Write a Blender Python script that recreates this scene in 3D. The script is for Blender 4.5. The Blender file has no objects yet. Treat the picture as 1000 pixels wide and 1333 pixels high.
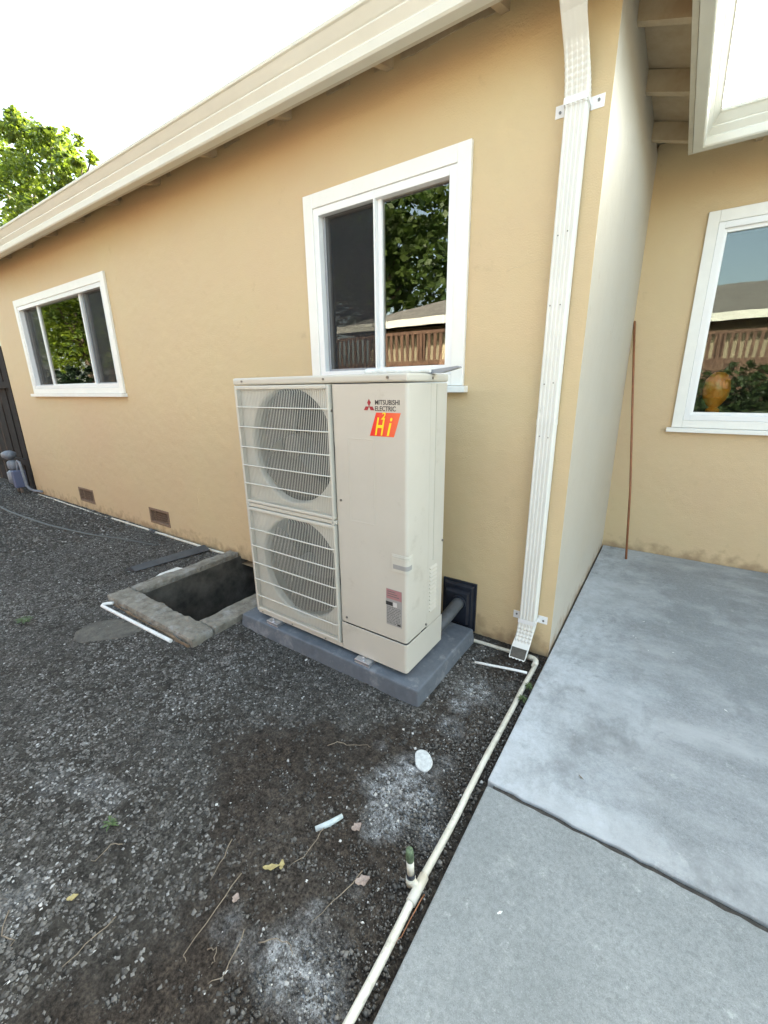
import bpy, math, random
import numpy as np
from mathutils import Vector, Matrix
random.seed(7); RNG = np.random.default_rng(11)
R = math.radians
S = bpy.context.scene
COL = S.collection

# ------------------------------------------------------------------ camera, light, exposure
def setup_view():
    cd = bpy.data.cameras.new('camera'); cam = bpy.data.objects.new('camera', cd); COL.objects.link(cam)
    cd.sensor_fit = 'HORIZONTAL'; cd.sensor_width = 36.0; cd.lens = 549.26/1000*36
    cd.clip_start = 0.02; cd.clip_end = 600
    yaw, pit, rol = 0.5966, 0.2866, -0.0122
    fw = Vector((-math.sin(yaw)*math.cos(pit), math.cos(yaw)*math.cos(pit), -math.sin(pit)))
    r = Vector((math.cos(yaw), math.sin(yaw), 0)); u = r.cross(fw)
    r2 = r*math.cos(rol)+u*math.sin(rol); u2 = -r*math.sin(rol)+u*math.cos(rol)
    m = Matrix((r2, u2, -fw)).transposed().to_4x4(); m.translation = Vector((0.3735, -2.0981, 1.3936))
    cam.matrix_world = m
    S.camera = cam
setup_view()
SUN_EL, SUN_AZ = R(33), R(14)          # azimuth clockwise from +Y
w = bpy.data.worlds.new('World'); S.world = w; w.use_nodes = True
nt = w.node_tree; nt.nodes.clear()
sky = nt.nodes.new('ShaderNodeTexSky'); sky.sky_type = 'NISHITA'; sky.sun_disc = False
sky.sun_elevation = SUN_EL; sky.sun_rotation = SUN_AZ; sky.dust_density = 4.0; sky.ozone_density = 0.2; sky.air_density = 1.0
bg = nt.nodes.new('ShaderNodeBackground'); bg.inputs[1].default_value = 0.14
wo = nt.nodes.new('ShaderNodeOutputWorld'); hz = nt.nodes.new('ShaderNodeMix'); hz.data_type = 'RGBA'; hz.inputs[0].default_value = .38      # thin high haze: part of the sky's blue turned neutral
bw = nt.nodes.new('ShaderNodeRGBToBW'); cc_ = nt.nodes.new('ShaderNodeCombineColor')
nt.links.new(sky.outputs[0], bw.inputs[0]); nt.links.new(bw.outputs[0], cc_.inputs[0]); nt.links.new(bw.outputs[0], cc_.inputs[1]); nt.links.new(bw.outputs[0], cc_.inputs[2])
gr_ = nt.nodes.new('ShaderNodeMix'); gr_.data_type = 'RGBA'; gr_.blend_type = 'MULTIPLY'; gr_.inputs[0].default_value = 1; gr_.inputs[7].default_value = (.965, 1.03, .955, 1)
nt.links.new(sky.outputs[0], hz.inputs[6]); nt.links.new(cc_.outputs[0], hz.inputs[7]); nt.links.new(hz.outputs[2], gr_.inputs[6]); nt.links.new(gr_.outputs[2], bg.inputs[0]); nt.links.new(bg.outputs[0], wo.inputs[0])
sl = bpy.data.lights.new('sun', 'SUN'); sl.energy = 3.6; sl.angle = R(0.5); sl.color = (1, .93, .82)
so = bpy.data.objects.new('sun', sl); COL.objects.link(so)
sd = Vector((math.sin(SUN_AZ)*math.cos(SUN_EL), math.cos(SUN_AZ)*math.cos(SUN_EL), math.sin(SUN_EL)))
so.rotation_euler = sd.to_track_quat('Z', 'Y').to_euler(); so.location = (0, 30, 30)
S.view_settings.view_transform = 'Standard'; S.view_settings.look = 'None'
S.view_settings.exposure = 3.0; S.view_settings.gamma = 1; S.view_settings.use_curve_mapping = False

# ------------------------------------------------------------------ materials
def mat(name, col, rough=.6, col2=None, nscale=5., ndet=6, bump=0., bscale=60., bdist=.01, metal=0., spec=.5,
        coord='pos', col3=None, n3=1.2, f3=(.5, .7), trans=0.):
    m = bpy.data.materials.new(name); m.use_nodes = True
    t = m.node_tree; N = t.nodes; L = t.links; b = N['Principled BSDF']
    b.inputs['Roughness'].default_value = rough; b.inputs['Metallic'].default_value = metal
    b.inputs['Specular IOR Level'].default_value = spec
    b.inputs['Base Color'].default_value = (*col, 1)
    if coord == 'pos': src = N.new('ShaderNodeNewGeometry').outputs['Position']
    else: src = N.new('ShaderNodeTexCoord').outputs['Object']
    out = None
    if col2 is not None:
        n = N.new('ShaderNodeTexNoise'); n.inputs['Scale'].default_value = nscale; n.inputs['Detail'].default_value = ndet
        n.inputs['Roughness'].default_value = .65; L.new(src, n.inputs['Vector'])
        cr = N.new('ShaderNodeMapRange'); cr.inputs[1].default_value = .33; cr.inputs[2].default_value = .67; L.new(n.outputs[0], cr.inputs[0])
        mx = N.new('ShaderNodeMix'); mx.data_type = 'RGBA'; mx.inputs[6].default_value = (*col, 1); mx.inputs[7].default_value = (*col2, 1)
        L.new(cr.outputs[0], mx.inputs[0]); out = mx.outputs[2]
        if col3 is not None:
            n2 = N.new('ShaderNodeTexNoise'); n2.inputs['Scale'].default_value = n3; n2.inputs['Detail'].default_value = 7; n2.inputs['Roughness'].default_value = .7
            L.new(src, n2.inputs['Vector'])
            c2 = N.new('ShaderNodeMapRange'); c2.inputs[1].default_value = f3[0]; c2.inputs[2].default_value = f3[1]; L.new(n2.outputs[0], c2.inputs[0])
            m2 = N.new('ShaderNodeMix'); m2.data_type = 'RGBA'; L.new(out, m2.inputs[6]); m2.inputs[7].default_value = (*col3, 1)
            L.new(c2.outputs[0], m2.inputs[0]); out = m2.outputs[2]
        L.new(out, b.inputs['Base Color'])
    if bump:
        n = N.new('ShaderNodeTexNoise'); n.inputs['Scale'].default_value = bscale; n.inputs['Detail'].default_value = 5
        L.new(src, n.inputs['Vector'])
        bp = N.new('ShaderNodeBump'); bp.inputs['Strength'].default_value = bump; bp.inputs['Distance'].default_value = bdist
        L.new(n.outputs[0], bp.inputs['Height']); L.new(bp.outputs[0], b.inputs['Normal'])
    m['out'] = 0
    return m

def leafmat(name, c1, c2, tr):
    m = bpy.data.materials.new(name); m.use_nodes = True
    t = m.node_tree; N = t.nodes; L = t.links; b = N['Principled BSDF']
    at = N.new('ShaderNodeAttribute'); at.attribute_name = 'tint'
    mx = N.new('ShaderNodeMix'); mx.data_type = 'RGBA'; mx.inputs[6].default_value = (*c1, 1); mx.inputs[7].default_value = (*c2, 1)
    L.new(at.outputs['Fac'], mx.inputs[0]); L.new(mx.outputs[2], b.inputs['Base Color'])
    b.inputs['Roughness'].default_value = .45
    tl = N.new('ShaderNodeBsdfTranslucent'); hs = N.new('ShaderNodeMix'); hs.data_type = 'RGBA'; hs.inputs[0].default_value = .6
    L.new(mx.outputs[2], hs.inputs[6]); hs.inputs[7].default_value = (*tr, 1); L.new(hs.outputs[2], tl.inputs[0])
    ms = N.new('ShaderNodeMixShader'); ms.inputs[0].default_value = .42
    L.new(b.outputs[0], ms.inputs[1]); L.new(tl.outputs[0], ms.inputs[2]); L.new(ms.outputs[0], N['Material Output'].inputs[0])
    return m

M = {}
def wall_mat(name='stucco_paint', c1=(.60, .480, .275), c2=(.595, .437, .262)):
    m = mat(name, c1, .58, c2, .55, 7, bump=.0)
    t = m.node_tree; N = t.nodes; L = t.links; b = N['Principled BSDF']
    g = N.new('ShaderNodeNewGeometry')
    a = N.new('ShaderNodeTexNoise'); a.inputs['Scale'].default_value = 160; a.inputs['Detail'].default_value = 4; L.new(g.outputs['Position'], a.inputs[0])
    c = N.new('ShaderNodeTexNoise'); c.inputs['Scale'].default_value = 9; c.inputs['Detail'].default_value = 5; L.new(g.outputs['Position'], c.inputs[0])
    ad = N.new('ShaderNodeMath'); ad.operation = 'MULTIPLY_ADD'; ad.inputs[1].default_value = 3.0; L.new(c.outputs[0], ad.inputs[0]); L.new(a.outputs[0], ad.inputs[2])
    bp = N.new('ShaderNodeBump'); bp.inputs['Strength'].default_value = .8; bp.inputs['Distance'].default_value = .0028
    L.new(ad.outputs[0], bp.inputs['Height']); L.new(bp.outputs[0], b.inputs['Normal'])
    # splash-back dirt low on the wall and small scuffs
    sp = N.new('ShaderNodeSeparateXYZ'); L.new(g.outputs['Position'], sp.inputs[0])
    d = N.new('ShaderNodeTexNoise'); d.inputs['Scale'].default_value = 14; d.inputs['Detail'].default_value = 8; L.new(g.outputs['Position'], d.inputs[0])
    m1 = N.new('ShaderNodeMath'); m1.operation = 'MULTIPLY_ADD'; m1.inputs[1].default_value = -.38; L.new(d.outputs[0], m1.inputs[0]); L.new(sp.outputs[2], m1.inputs[2])
    mr = N.new('ShaderNodeMapRange'); mr.inputs[1].default_value = -.20; mr.inputs[2].default_value = -.08; mr.inputs[3].default_value = .75; mr.inputs[4].default_value = 0
    L.new(m1.outputs[0], mr.inputs[0])
    s2 = N.new('ShaderNodeTexNoise'); s2.inputs['Scale'].default_value = 5; s2.inputs['Detail'].default_value = 10; s2.inputs['Roughness'].default_value = .75; L.new(g.outputs['Position'], s2.inputs[0])
    r2 = N.new('ShaderNodeMapRange'); r2.inputs[1].default_value = .60; r2.inputs[2].default_value = .74; r2.inputs[3].default_value = 0; r2.inputs[4].default_value = .35; L.new(s2.outputs[0], r2.inputs[0])
    mx0 = N.new('ShaderNodeMath'); mx0.operation = 'MAXIMUM'; L.new(mr.outputs[0], mx0.inputs[0]); L.new(r2.outputs[0], mx0.inputs[1])
    old = b.inputs['Base Color'].links[0].from_socket
    mx = N.new('ShaderNodeMix'); mx.data_type = 'RGBA'; L.new(old, mx.inputs[6]); mx.inputs[7].default_value = (.30, .20, .115, 1)
    L.new(mx0.outputs[0], mx.inputs[0]); L.new(mx.outputs[2], b.inputs['Base Color'])
    return m
M['stucco'] = wall_mat()
M['stucco_skylit'] = wall_mat('stucco_paint_skylight_tint', (.50, .465, .39), (.47, .42, .335))  # same tan paint on the side wall, its brighter sky light put into the colour
M['trim'] = mat('white_paint', (.84, .83, .78), .35, (.80, .79, .74), 12, bump=.15, bscale=40, bdist=.001)
M['vinyl'] = mat('white_vinyl', (.82, .82, .81), .25)
M['gutter'] = mat('cream_gutter_paint', (.72, .70, .61), .35, (.67, .65, .56), 4, bump=.08, bscale=8, bdist=.002)
M['fascia'] = mat('fascia_paint', (.60, .54, .42), .55, (.5, .44, .33), 6)
M['soffit'] = mat('tan_painted_timber', (.52, .42, .28), .6, (.42, .31, .19), 9, bump=.4, bscale=30, bdist=.002)
M['shingle'] = mat('grey_roof_shingle', (.16, .15, .14), .9, (.09, .088, .085), 14, bump=.6, bscale=40, bdist=.01, col3=(.22, .20, .18), n3=60)
M['spout'] = mat('cream_white_downspout', (.76, .75, .69), .35, (.70, .69, .63), 4, col3=(.52, .49, .41), n3=9, f3=(.64, .8))
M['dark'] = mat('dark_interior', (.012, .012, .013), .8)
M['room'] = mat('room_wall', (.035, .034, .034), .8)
M['ventm'] = mat('rusty_brown_vent', (.27, .18, .12), .7, (.16, .10, .065), 40)
M['casing'] = mat('beige_powder_coat', (.56, .525, .45), .36, (.53, .495, .42), 3, coord='obj', bump=.05, bscale=300, bdist=.0005, col3=(.40, .36, .29), n3=4.5, f3=(.60, .80))
M['casing_edge'] = mat('beige_grille_plastic', (.56, .535, .46), .4)
M['wire'] = mat('cream_grille_wire', (.64, .62, .54), .35)
M['fan'] = mat('grey_fan_plastic', (.050, .047, .043), .5)
M['fanhub'] = mat('grey_fan_hub', (.07, .067, .062), .5)
M['coil'] = mat('dark_coil_fin', (.02, .02, .021), .6)
M['pad'] = mat('blue_grey_pad', (.125, .140, .160), .75, (.085, .097, .112), 18, coord='obj', bump=.5, bscale=160, bdist=.002, col3=(.25, .26, .27), n3=9, f3=(.52, .70))
M['bracket'] = mat('galvanised_bracket', (.55, .56, .58), .35, metal=.8)
M['blackpl'] = mat('black_line_cover_plastic', (.012, .015, .024), .32, (.02, .024, .036), 20)
M['conduit'] = mat('dark_grey_insulation', (.05, .055, .062), .5, (.09, .095, .10), 15, bump=.4, bscale=70, bdist=.003)
M['screw'] = mat('dull_screw', (.20, .19, .17), .4, metal=.7)
M['pvc'] = mat('weathered_white_pvc', (.66, .64, .55), .45, (.50, .47, .38), 9, bump=.2, bscale=90, bdist=.001, col3=(.24, .22, .17), n3=16, f3=(.55, .72))
M['pvcclean'] = mat('white_pvc', (.82, .82, .80), .4, (.62, .62, .58), 20)
M['greencap'] = mat('green_sprinkler_cap', (.13, .19, .10), .6, (.035, .05, .03), 120)
M['hose'] = mat('grey_hose', (.07, .075, .07), .5)
M['flash'] = mat('dark_grey_angle_metal', (.05, .055, .062), .4, (.09, .095, .10), 9)
M['stick'] = mat('orange_brown_rod', (.33, .13, .05), .5, (.20, .08, .035), 12)
M['twig'] = mat('dry_twig', (.26, .21, .15), .8, (.14, .11, .08), 40)
M['rock'] = mat('pale_flat_stone', (.62, .64, .62), .8, (.42, .43, .42), 60, bump=.5, bscale=80, bdist=.003)
M['mud'] = mat('dried_mud_crust', (.13, .12, .10), .95, (.07, .065, .055), 18, bump=1, bscale=45, bdist=.01)
M['leafpink'] = mat('dry_pink_leaf', (.34, .27, .23), .7, (.20, .15, .12), 120)
M['leafyel'] = mat('dry_yellow_leaf', (.40, .34, .15), .7, (.26, .20, .08), 120)
M['weed'] = mat('green_weed', (.05, .10, .03), .6, (.09, .12, .04), 60)
M['fence'] = mat('brown_fence_board', (.16, .085, .05), .75, (.10, .052, .03), 7, bump=.4, bscale=25, bdist=.003)
M['fencedk'] = mat('dark_fence_board', (.009, .006, .004), .9, (.020, .012, .009), 9, bump=.4, bscale=30, bdist=.003)
M['nwall'] = mat('neighbour_stucco', (.33, .27, .17), .8, (.27, .22, .14), 3)
M['nroof'] = mat('neighbour_shingle', (.20, .185, .16), .9, (.11, .10, .09), 3.5, col3=(.28, .25, .21), n3=14)
M['bark'] = mat('tree_bark', (.14, .10, .07), .9, (.07, .05, .035), 6, bump=.8, bscale=20, bdist=.02)
M['maple'] = leafmat('sunlit_maple_leaf', (.028, .065, .012), (.15, .19, .018), (.30, .40, .03))
M['oak'] = leafmat('dark_oak_leaf', (.035, .07, .018), (.10, .14, .03), (.12, .2, .03))
M['hedge'] = leafmat('hedge_leaf', (.04, .075, .02), (.09, .12, .04), (.1, .15, .03))
M['cone'] = leafmat('dark_cypress_leaf', (.012, .026, .012), (.02, .035, .015), (.02, .04, .01))
M['orange'] = mat('orange_ceramic', (.80, .33, .03), .3, (.72, .25, .02), 12)
M['gas'] = mat('grey_gas_meter_paint', (.25, .27, .30), .45, (.15, .165, .19), 14)
M['gasblue'] = mat('blue_grey_regulator', (.09, .11, .19), .5)
M['copper'] = mat('dull_pipe', (.20, .17, .15), .5)
M['logo_red'] = mat('badge_dark_red', (.32, .015, .03), .4)
M['logo_ink'] = mat('badge_black_ink', (.05, .045, .045), .4)
M['yel'] = mat('sticker_yellow', (.95, .68, .02), .45)
M['lab_grey'] = mat('rating_label_silver', (.33, .32, .30), .4)
M['lab_pink'] = mat('rating_label_pink', (.38, .19, .19), .45)
M['ink'] = mat('label_ink', (.03, .03, .03), .5)
M['inkgrey'] = mat('label_print_grey', (.13, .125, .12), .5)
M['lab_white'] = mat('label_paper_white', (.62, .60, .56), .5)

def sticker_mat():
    m = bpy.data.materials.new('red_orange_gradient_sticker'); m.use_nodes = True
    t = m.node_tree; N = t.nodes; L = t.links; b = N['Principled BSDF']; b.inputs['Roughness'].default_value = .45
    tc = N.new('ShaderNodeTexCoord'); sp = N.new('ShaderNodeSeparateXYZ'); L.new(tc.outputs['Object'], sp.inputs[0])
    mr = N.new('ShaderNodeMapRange'); mr.inputs[1].default_value = .87; mr.inputs[2].default_value = 1.02; L.new(sp.outputs[0], mr.inputs[0])
    cr = N.new('ShaderNodeValToRGB'); cr.color_ramp.elements[0].color = (.80, .012, .012, 1); cr.color_ramp.elements[1].color = (.85, .16, .06, 1)
    L.new(mr.outputs[0], cr.inputs[0]); L.new(cr.outputs[0], b.inputs['Base Color']); return m
M['sticker'] = sticker_mat()

def glass_mat(name, tint, ior=1.75, see=.55, warp=.0):
    m = bpy.data.materials.new(name); m.use_nodes = True
    t = m.node_tree; N = t.nodes; L = t.links; N.remove(N['Principled BSDF'])
    fr = N.new('ShaderNodeFresnel'); fr.inputs[0].default_value = ior
    gl = N.new('ShaderNodeBsdfGlossy'); gl.inputs['Roughness'].default_value = .0; gl.inputs['Color'].default_value = (*tint, 1)
    tr = N.new('ShaderNodeBsdfTransparent'); tr.inputs[0].default_value = (see, see*1.02, see, 1)
    g = N.new('ShaderNodeNewGeometry'); n = N.new('ShaderNodeTexNoise'); n.inputs['Scale'].default_value = 3.0; n.inputs['Detail'].default_value = 1
    L.new(g.outputs['Position'], n.inputs[0]); bp = N.new('ShaderNodeBump'); bp.inputs['Strength'].default_value = .06; bp.inputs['Distance'].default_value = .01
    L.new(n.outputs[0], bp.inputs['Height']); L.new(bp.outputs[0], gl.inputs['Normal'])
    ms = N.new('ShaderNodeMixShader'); L.new(fr.outputs[0], ms.inputs[0]); L.new(tr.outputs[0], ms.inputs[1]); L.new(gl.outputs[0], ms.inputs[2])
    L.new(ms.outputs[0], N['Material Output'].inputs[0]); return m
M['glass_low'] = glass_mat('clear_window_glass', (.93, 1, .97), 1.62, .85)
M['glass'] = glass_mat('window_glass', (1, 1, .96), 2.2, .7)
def screen_mat():
    m = bpy.data.materials.new('insect_screen_mesh'); m.use_nodes = True
    t = m.node_tree; N = t.nodes; L = t.links; b = N['Principled BSDF']
    b.inputs['Base Color'].default_value = (.014, .015, .017, 1); b.inputs['Roughness'].default_value = .6
    tr = N.new('ShaderNodeBsdfTransparent'); ms = N.new('ShaderNodeMixShader'); ms.inputs[0].default_value = .36
    L.new(tr.outputs[0], ms.inputs[1]); L.new(b.outputs[0], ms.inputs[2]); L.new(ms.outputs[0], N['Material Output'].inputs[0]); return m
M['screen'] = screen_mat()
M['scrframe'] = mat('grey_screen_frame', (.28, .29, .31), .45)

def attr_mat(name):
    """ground: soil / gravel dust / white powder from mesh attributes, grain from noise"""
    m = bpy.data.materials.new(name); m.use_nodes = True
    t = m.node_tree; N = t.nodes; L = t.links; b = N['Principled BSDF']; b.inputs['Roughness'].default_value = .95
    b.inputs['Specular IOR Level'].default_value = .25
    g = N.new('ShaderNodeNewGeometry')
    def noise(sc, det=6, ro=.65):
        n = N.new('ShaderNodeTexNoise'); n.inputs['Scale'].default_value = sc; n.inputs['Detail'].default_value = det; n.inputs['Roughness'].default_value = ro
        L.new(g.outputs['Position'], n.inputs[0]); return n.outputs[0]
    def mix(f, a, bb):
        x = N.new('ShaderNodeMix'); x.data_type = 'RGBA'
        for s, v in ((0, f), (6, a), (7, bb)):
            if isinstance(v, tuple): x.inputs[s].default_value = (*v, 1)
            else: L.new(v, x.inputs[s])
        return x.outputs[2]
    def rng(v, a, c, lo=0., hi=1.):
        r = N.new('ShaderNodeMapRange'); r.inputs[1].default_value = a; r.inputs[2].default_value = c; r.inputs[3].default_value = lo; r.inputs[4].default_value = hi
        L.new(v, r.inputs[0]); return r.outputs[0]
    grit = mix(rng(noise(150, 3, .6), .35, .68), (.026, .024, .020), (.15, .14, .124))
    base = mix(rng(noise(5, 6), .38, .62), grit, (.050, .044, .036))
    brown = mix(rng(noise(120, 4), .36, .66), (.019, .0145, .011), (.095, .074, .056))
    ab = N.new('ShaderNodeAttribute'); ab.attribute_name = 'brown'
    c = mix(ab.outputs['Fac'], base, brown)
    ad = N.new('ShaderNodeAttribute'); ad.attribute_name = 'dust'
    dm = N.new('ShaderNodeMath'); dm.operation = 'MULTIPLY'; L.new(ad.outputs['Fac'], dm.inputs[0]); L.new(rng(noise(60, 10, .85), .40, .66, 0, .8), dm.inputs[1])
    c = mix(dm.outputs[0], c, (.135, .125, .108))
    aw = N.new('ShaderNodeAttribute'); aw.attribute_name = 'white'
    wm = N.new('ShaderNodeMath'); wm.operation = 'MULTIPLY'; L.new(aw.outputs['Fac'], wm.inputs[0]); wf = N.new('ShaderNodeMath'); wf.operation = 'MULTIPLY'; L.new(rng(noise(30, 8, .8), .36, .60), wf.inputs[0]); L.new(rng(noise(170, 6, .8), .36, .58), wf.inputs[1]); L.new(wf.outputs[0], wm.inputs[1])
    c = mix(wm.outputs[0], c, (.60, .62, .63))
    clod = rng(noise(33, 9, .8), .38, .60, .35, 1.25)
    ml = N.new('ShaderNodeMix'); ml.data_type = 'RGBA'; ml.blend_type = 'MULTIPLY'; ml.inputs[0].default_value = 1; L.new(c, ml.inputs[6]); cb = N.new('ShaderNodeCombineColor')
    for q in range(3): L.new(clod, cb.inputs[q])
    L.new(cb.outputs[0], ml.inputs[7]); c = ml.outputs[2]
    L.new(c, b.inputs['Base Color'])
    bp = N.new('ShaderNodeBump'); bp.inputs['Strength'].default_value = 1; bp.inputs['Distance'].default_value = .012; L.new(noise(75, 8, .8), bp.inputs['Height'])
    L.new(bp.outputs[0], b.inputs['Normal']); return m
M['ground'] = attr_mat('dark_gravelly_soil')
def stone_mat():
    m = bpy.data.materials.new('grey_gravel_stone'); m.use_nodes = True
    t = m.node_tree; N = t.nodes; L = t.links; b = N['Principled BSDF']; b.inputs['Roughness'].default_value = .8
    at = N.new('ShaderNodeAttribute'); at.attribute_name = 'tint'
    cr = N.new('ShaderNodeValToRGB'); e = cr.color_ramp.elements
    e[0].position = 0; e[0].color = (.028, .026, .023, 1); e[1].position = 1; e[1].color = (.62, .61, .57, 1)
    for p_, c_ in ((.35, (.095, .088, .077)), (.62, (.175, .166, .150)), (.82, (.26, .255, .24)), (.93, (.34, .335, .32))):
        k = e.new(p_); k.color = (*c_, 1)
    L.new(at.outputs['Fac'], cr.inputs[0]); L.new(cr.outputs[0], b.inputs['Base Color']); return m
M['stone'] = stone_mat()

def concrete_mat(name, c1, c2, wash=True):
    m = bpy.data.materials.new(name); m.use_nodes = True
    t = m.node_tree; N = t.nodes; L = t.links; b = N['Principled BSDF']; b.inputs['Roughness'].default_value = .8
    g = N.new('ShaderNodeNewGeometry')
    def noise(sc, det=6, ro=.65, stretch=None):
        n = N.new('ShaderNodeTexNoise'); n.inputs['Scale'].default_value = sc; n.inputs['Detail'].default_value = det; n.inputs['Roughness'].default_value = ro
        if stretch:
            mp = N.new('ShaderNodeMapping'); mp.inputs['Scale'].default_value = stretch; mp.inputs['Rotation'].default_value = (0, 0, .5); L.new(g.outputs['Position'], mp.inputs[0]); L.new(mp.outputs[0], n.inputs[0])
        else: L.new(g.outputs['Position'], n.inputs[0])
        return n.outputs[0]
    def mix(f, a, bb):
        x = N.new('ShaderNodeMix'); x.data_type = 'RGBA'
        for s, v in ((0, f), (6, a), (7, bb)):
            if isinstance(v, tuple): x.inputs[s].default_value = (*v, 1)
            else: L.new(v, x.inputs[s])
        return x.outputs[2]
    def rng(v, a, c, lo=0., hi=1.):
        r = N.new('ShaderNodeMapRange'); r.inputs[1].default_value = a; r.inputs[2].default_value = c; r.inputs[3].default_value = lo; r.inputs[4].default_value = hi
        L.new(v, r.inputs[0]); return r.outputs[0]
    c = mix(rng(noise(2.2, 8), .35, .65), c1, c2)
    c = mix(rng(noise(75, 8, .9), .42, .62, 0, .75), c, tuple(x*.62 for x in c1))
    c = mix(rng(noise(420, 3), .50, .66, 0, .5), c, tuple(x*.5 for x in c1))
    c = mix(rng(noise(330, 2), .58, .68, 0, .6), c, tuple(min(1, x*1.5) for x in c1))
    if wash:
        c = mix(rng(noise(1.7, 8, .6, (1, 2.2, 1)), .47, .68, 0, .85), c, (.42, .43, .43))
        sx = N.new('ShaderNodeSeparateXYZ'); L.new(g.outputs['Position'], sx.inputs[0]); ex = N.new('ShaderNodeMath'); ex.operation = 'MULTIPLY_ADD'; ex.inputs[1].default_value = -.75; L.new(sx.outputs[0], ex.inputs[0]); L.new(noise(3.2, 9, .7), ex.inputs[2])
        ch2 = N.new('ShaderNodeMath'); ch2.operation = 'MULTIPLY'; L.new(rng(ex.outputs[0], .12, .50), ch2.inputs[0]); L.new(rng(noise(24, 10, .85), .34, .60, .25, 1), ch2.inputs[1])
        c = mix(ch2.outputs[0], c, (.50, .53, .55))
        c = mix(rng(noise(2.1, 9, .7, (1.6, 1, 1)), .54, .68, 0, .8), c, tuple(x*.68 for x in c1))
    c = mix(rng(noise(6.5, 9, .8), .58, .72, 0, .5), c, (.46, .47, .45))
    c = mix(rng(noise(11, 10, .8), .56, .70, 0, .5), c, tuple(x*.55 for x in c1))
    c = mix(rng(noise(26, 9, .85), .57, .70, 0, .6), c, (.52, .53, .51))
    L.new(c, b.inputs['Base Color'])
    bp = N.new('ShaderNodeBump'); bp.inputs['Strength'].default_value = .8; bp.inputs['Distance'].default_value = .003; L.new(noise(150, 7, .75), bp.inputs['Height'])
    L.new(bp.outputs[0], b.inputs['Normal']); return m
M['patio_far'] = concrete_mat('washed_patio_concrete', (.265, .28, .28), (.33, .345, .35))
M['patio_near'] = concrete_mat('grey_patio_concrete', (.24, .255, .25), (.31, .325, .32), False)
M['curb'] = mat('rough_curb_concrete', (.27, .25, .205), .9, (.14, .125, .10), 16, bump=1, bscale=50, bdist=.008, col3=(.32, .32, .30), n3=9, f3=(.5, .7))
M['formboard'] = mat('tan_form_board', (.22, .15, .09), .85, (.12, .085, .055), 14, bump=.6, bscale=40, bdist=.004)
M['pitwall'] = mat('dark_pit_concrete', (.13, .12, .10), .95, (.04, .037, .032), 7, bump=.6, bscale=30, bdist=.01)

# ------------------------------------------------------------------ mesh helpers
class MB:
    def __init__(s): s.v = []; s.f = []; s.sm = []
    def add(s, vs, fs, smooth=False):
        o = len(s.v); s.v += [tuple(x) for x in vs]; s.f += [tuple(i+o for i in f) for f in fs]; s.sm += [smooth]*len(fs); return s
    def box(s, a, b, top=1.0):
        x0, y0, z0 = a; x1, y1, z1 = b
        v = [(x0,y0,z0),(x1,y0,z0),(x1,y1,z0),(x0,y1,z0),(x0,y0,z1),(x1,y0,z1),(x1,y1,z1),(x0,y1,z1)]
        return s.add(v, [(0,3,2,1),(4,5,6,7),(0,1,5,4),(1,2,6,5),(2,3,7,6),(3,0,4,7)])
    def tube(s, pts, r, n=10, cap=True, smooth=True):
        P = [Vector(p) for p in pts]; k = len(P); rr = r if isinstance(r, (list, tuple)) else [r]*k
        vs = []; prev = None
        for i in range(k):
            t = (P[min(i+1, k-1)]-P[max(i-1, 0)]).normalized()
            if prev is None:
                a = Vector((0, 0, 1)) if abs(t.z) < .9 else Vector((1, 0, 0)); u = t.cross(a).normalized()
            else:
                u = (prev - t*prev.dot(t)).normalized()
            prev = u; w_ = t.cross(u)
            for j in range(n):
                an = 2*math.pi*j/n; vs.append(P[i]+(u*math.cos(an)+w_*math.sin(an))*rr[i])
        fs = [(i*n+j, i*n+(j+1) % n, (i+1)*n+(j+1) % n, (i+1)*n+j) for i in range(k-1) for j in range(n)]
        s.add(vs, fs, smooth)
        if cap:
            o = len(s.v)-len(vs); s.f += [tuple(o+j for j in range(n))[::-1], tuple(o+(k-1)*n+j for j in range(n))]; s.sm += [False, False]
        return s
    def cyl(s, c, ax, r, h, n=20, r2=None):
        c = Vector(c); a = Vector(ax).normalized(); return s.tube([c, c+a*h], [r, r if r2 is None else r2], n)
    def xform(s, mt): s.v = [tuple(mt @ Vector(p)) for p in s.v]; return s
    def mesh(s, name, m, bevel=0, off=(0, 0, 0)):
        me = bpy.data.meshes.new(name); o = Vector(off)
        me.from_pydata([tuple(Vector(p)-o) for p in s.v], [], s.f); me.polygons.foreach_set('use_smooth', s.sm)
        ms = m if isinstance(m, (list, tuple)) else [m]
        for q in ms: me.materials.append(q)
        me.update(); return me

def tag(o, label=None, cat=None, group=None, kind=None):
    if label: o['label'] = label
    if cat: o['category'] = cat
    if group: o['group'] = group
    if kind: o['kind'] = kind
    return o
def empty(name, loc, label, cat, group=None, rz=0):
    o = bpy.data.objects.new(name, None); o.empty_display_size = .2; o.location = loc; o.rotation_euler = (0, 0, rz); COL.objects.link(o)
    return tag(o, label, cat, group)
def root_loc(p):
    while p.parent: p = p.parent
    return p.location
def link(name, me, parent=None, local=False, bevel=0, seg=2, label=None, kind=None):
    o = bpy.data.objects.new(name, me); COL.objects.link(o)
    if parent: o.parent = parent
    if bevel:
        b = o.modifiers.new('bevel', 'BEVEL'); b.width = bevel; b.segments = seg; b.limit_method = 'ANGLE'; b.angle_limit = R(40)
    return tag(o, label=label, kind=kind)
def part(name, mb, m, parent=None, bevel=0, seg=2, label=None, kind=None, local=False):
    """vertices given in world coordinates unless local; child objects sit at the root's origin"""
    off = (0, 0, 0) if (parent is None or local) else root_loc(parent)
    return link(name, mb.mesh(name, m, off=off), parent, bevel=bevel, seg=seg, label=label, kind=kind)
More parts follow.
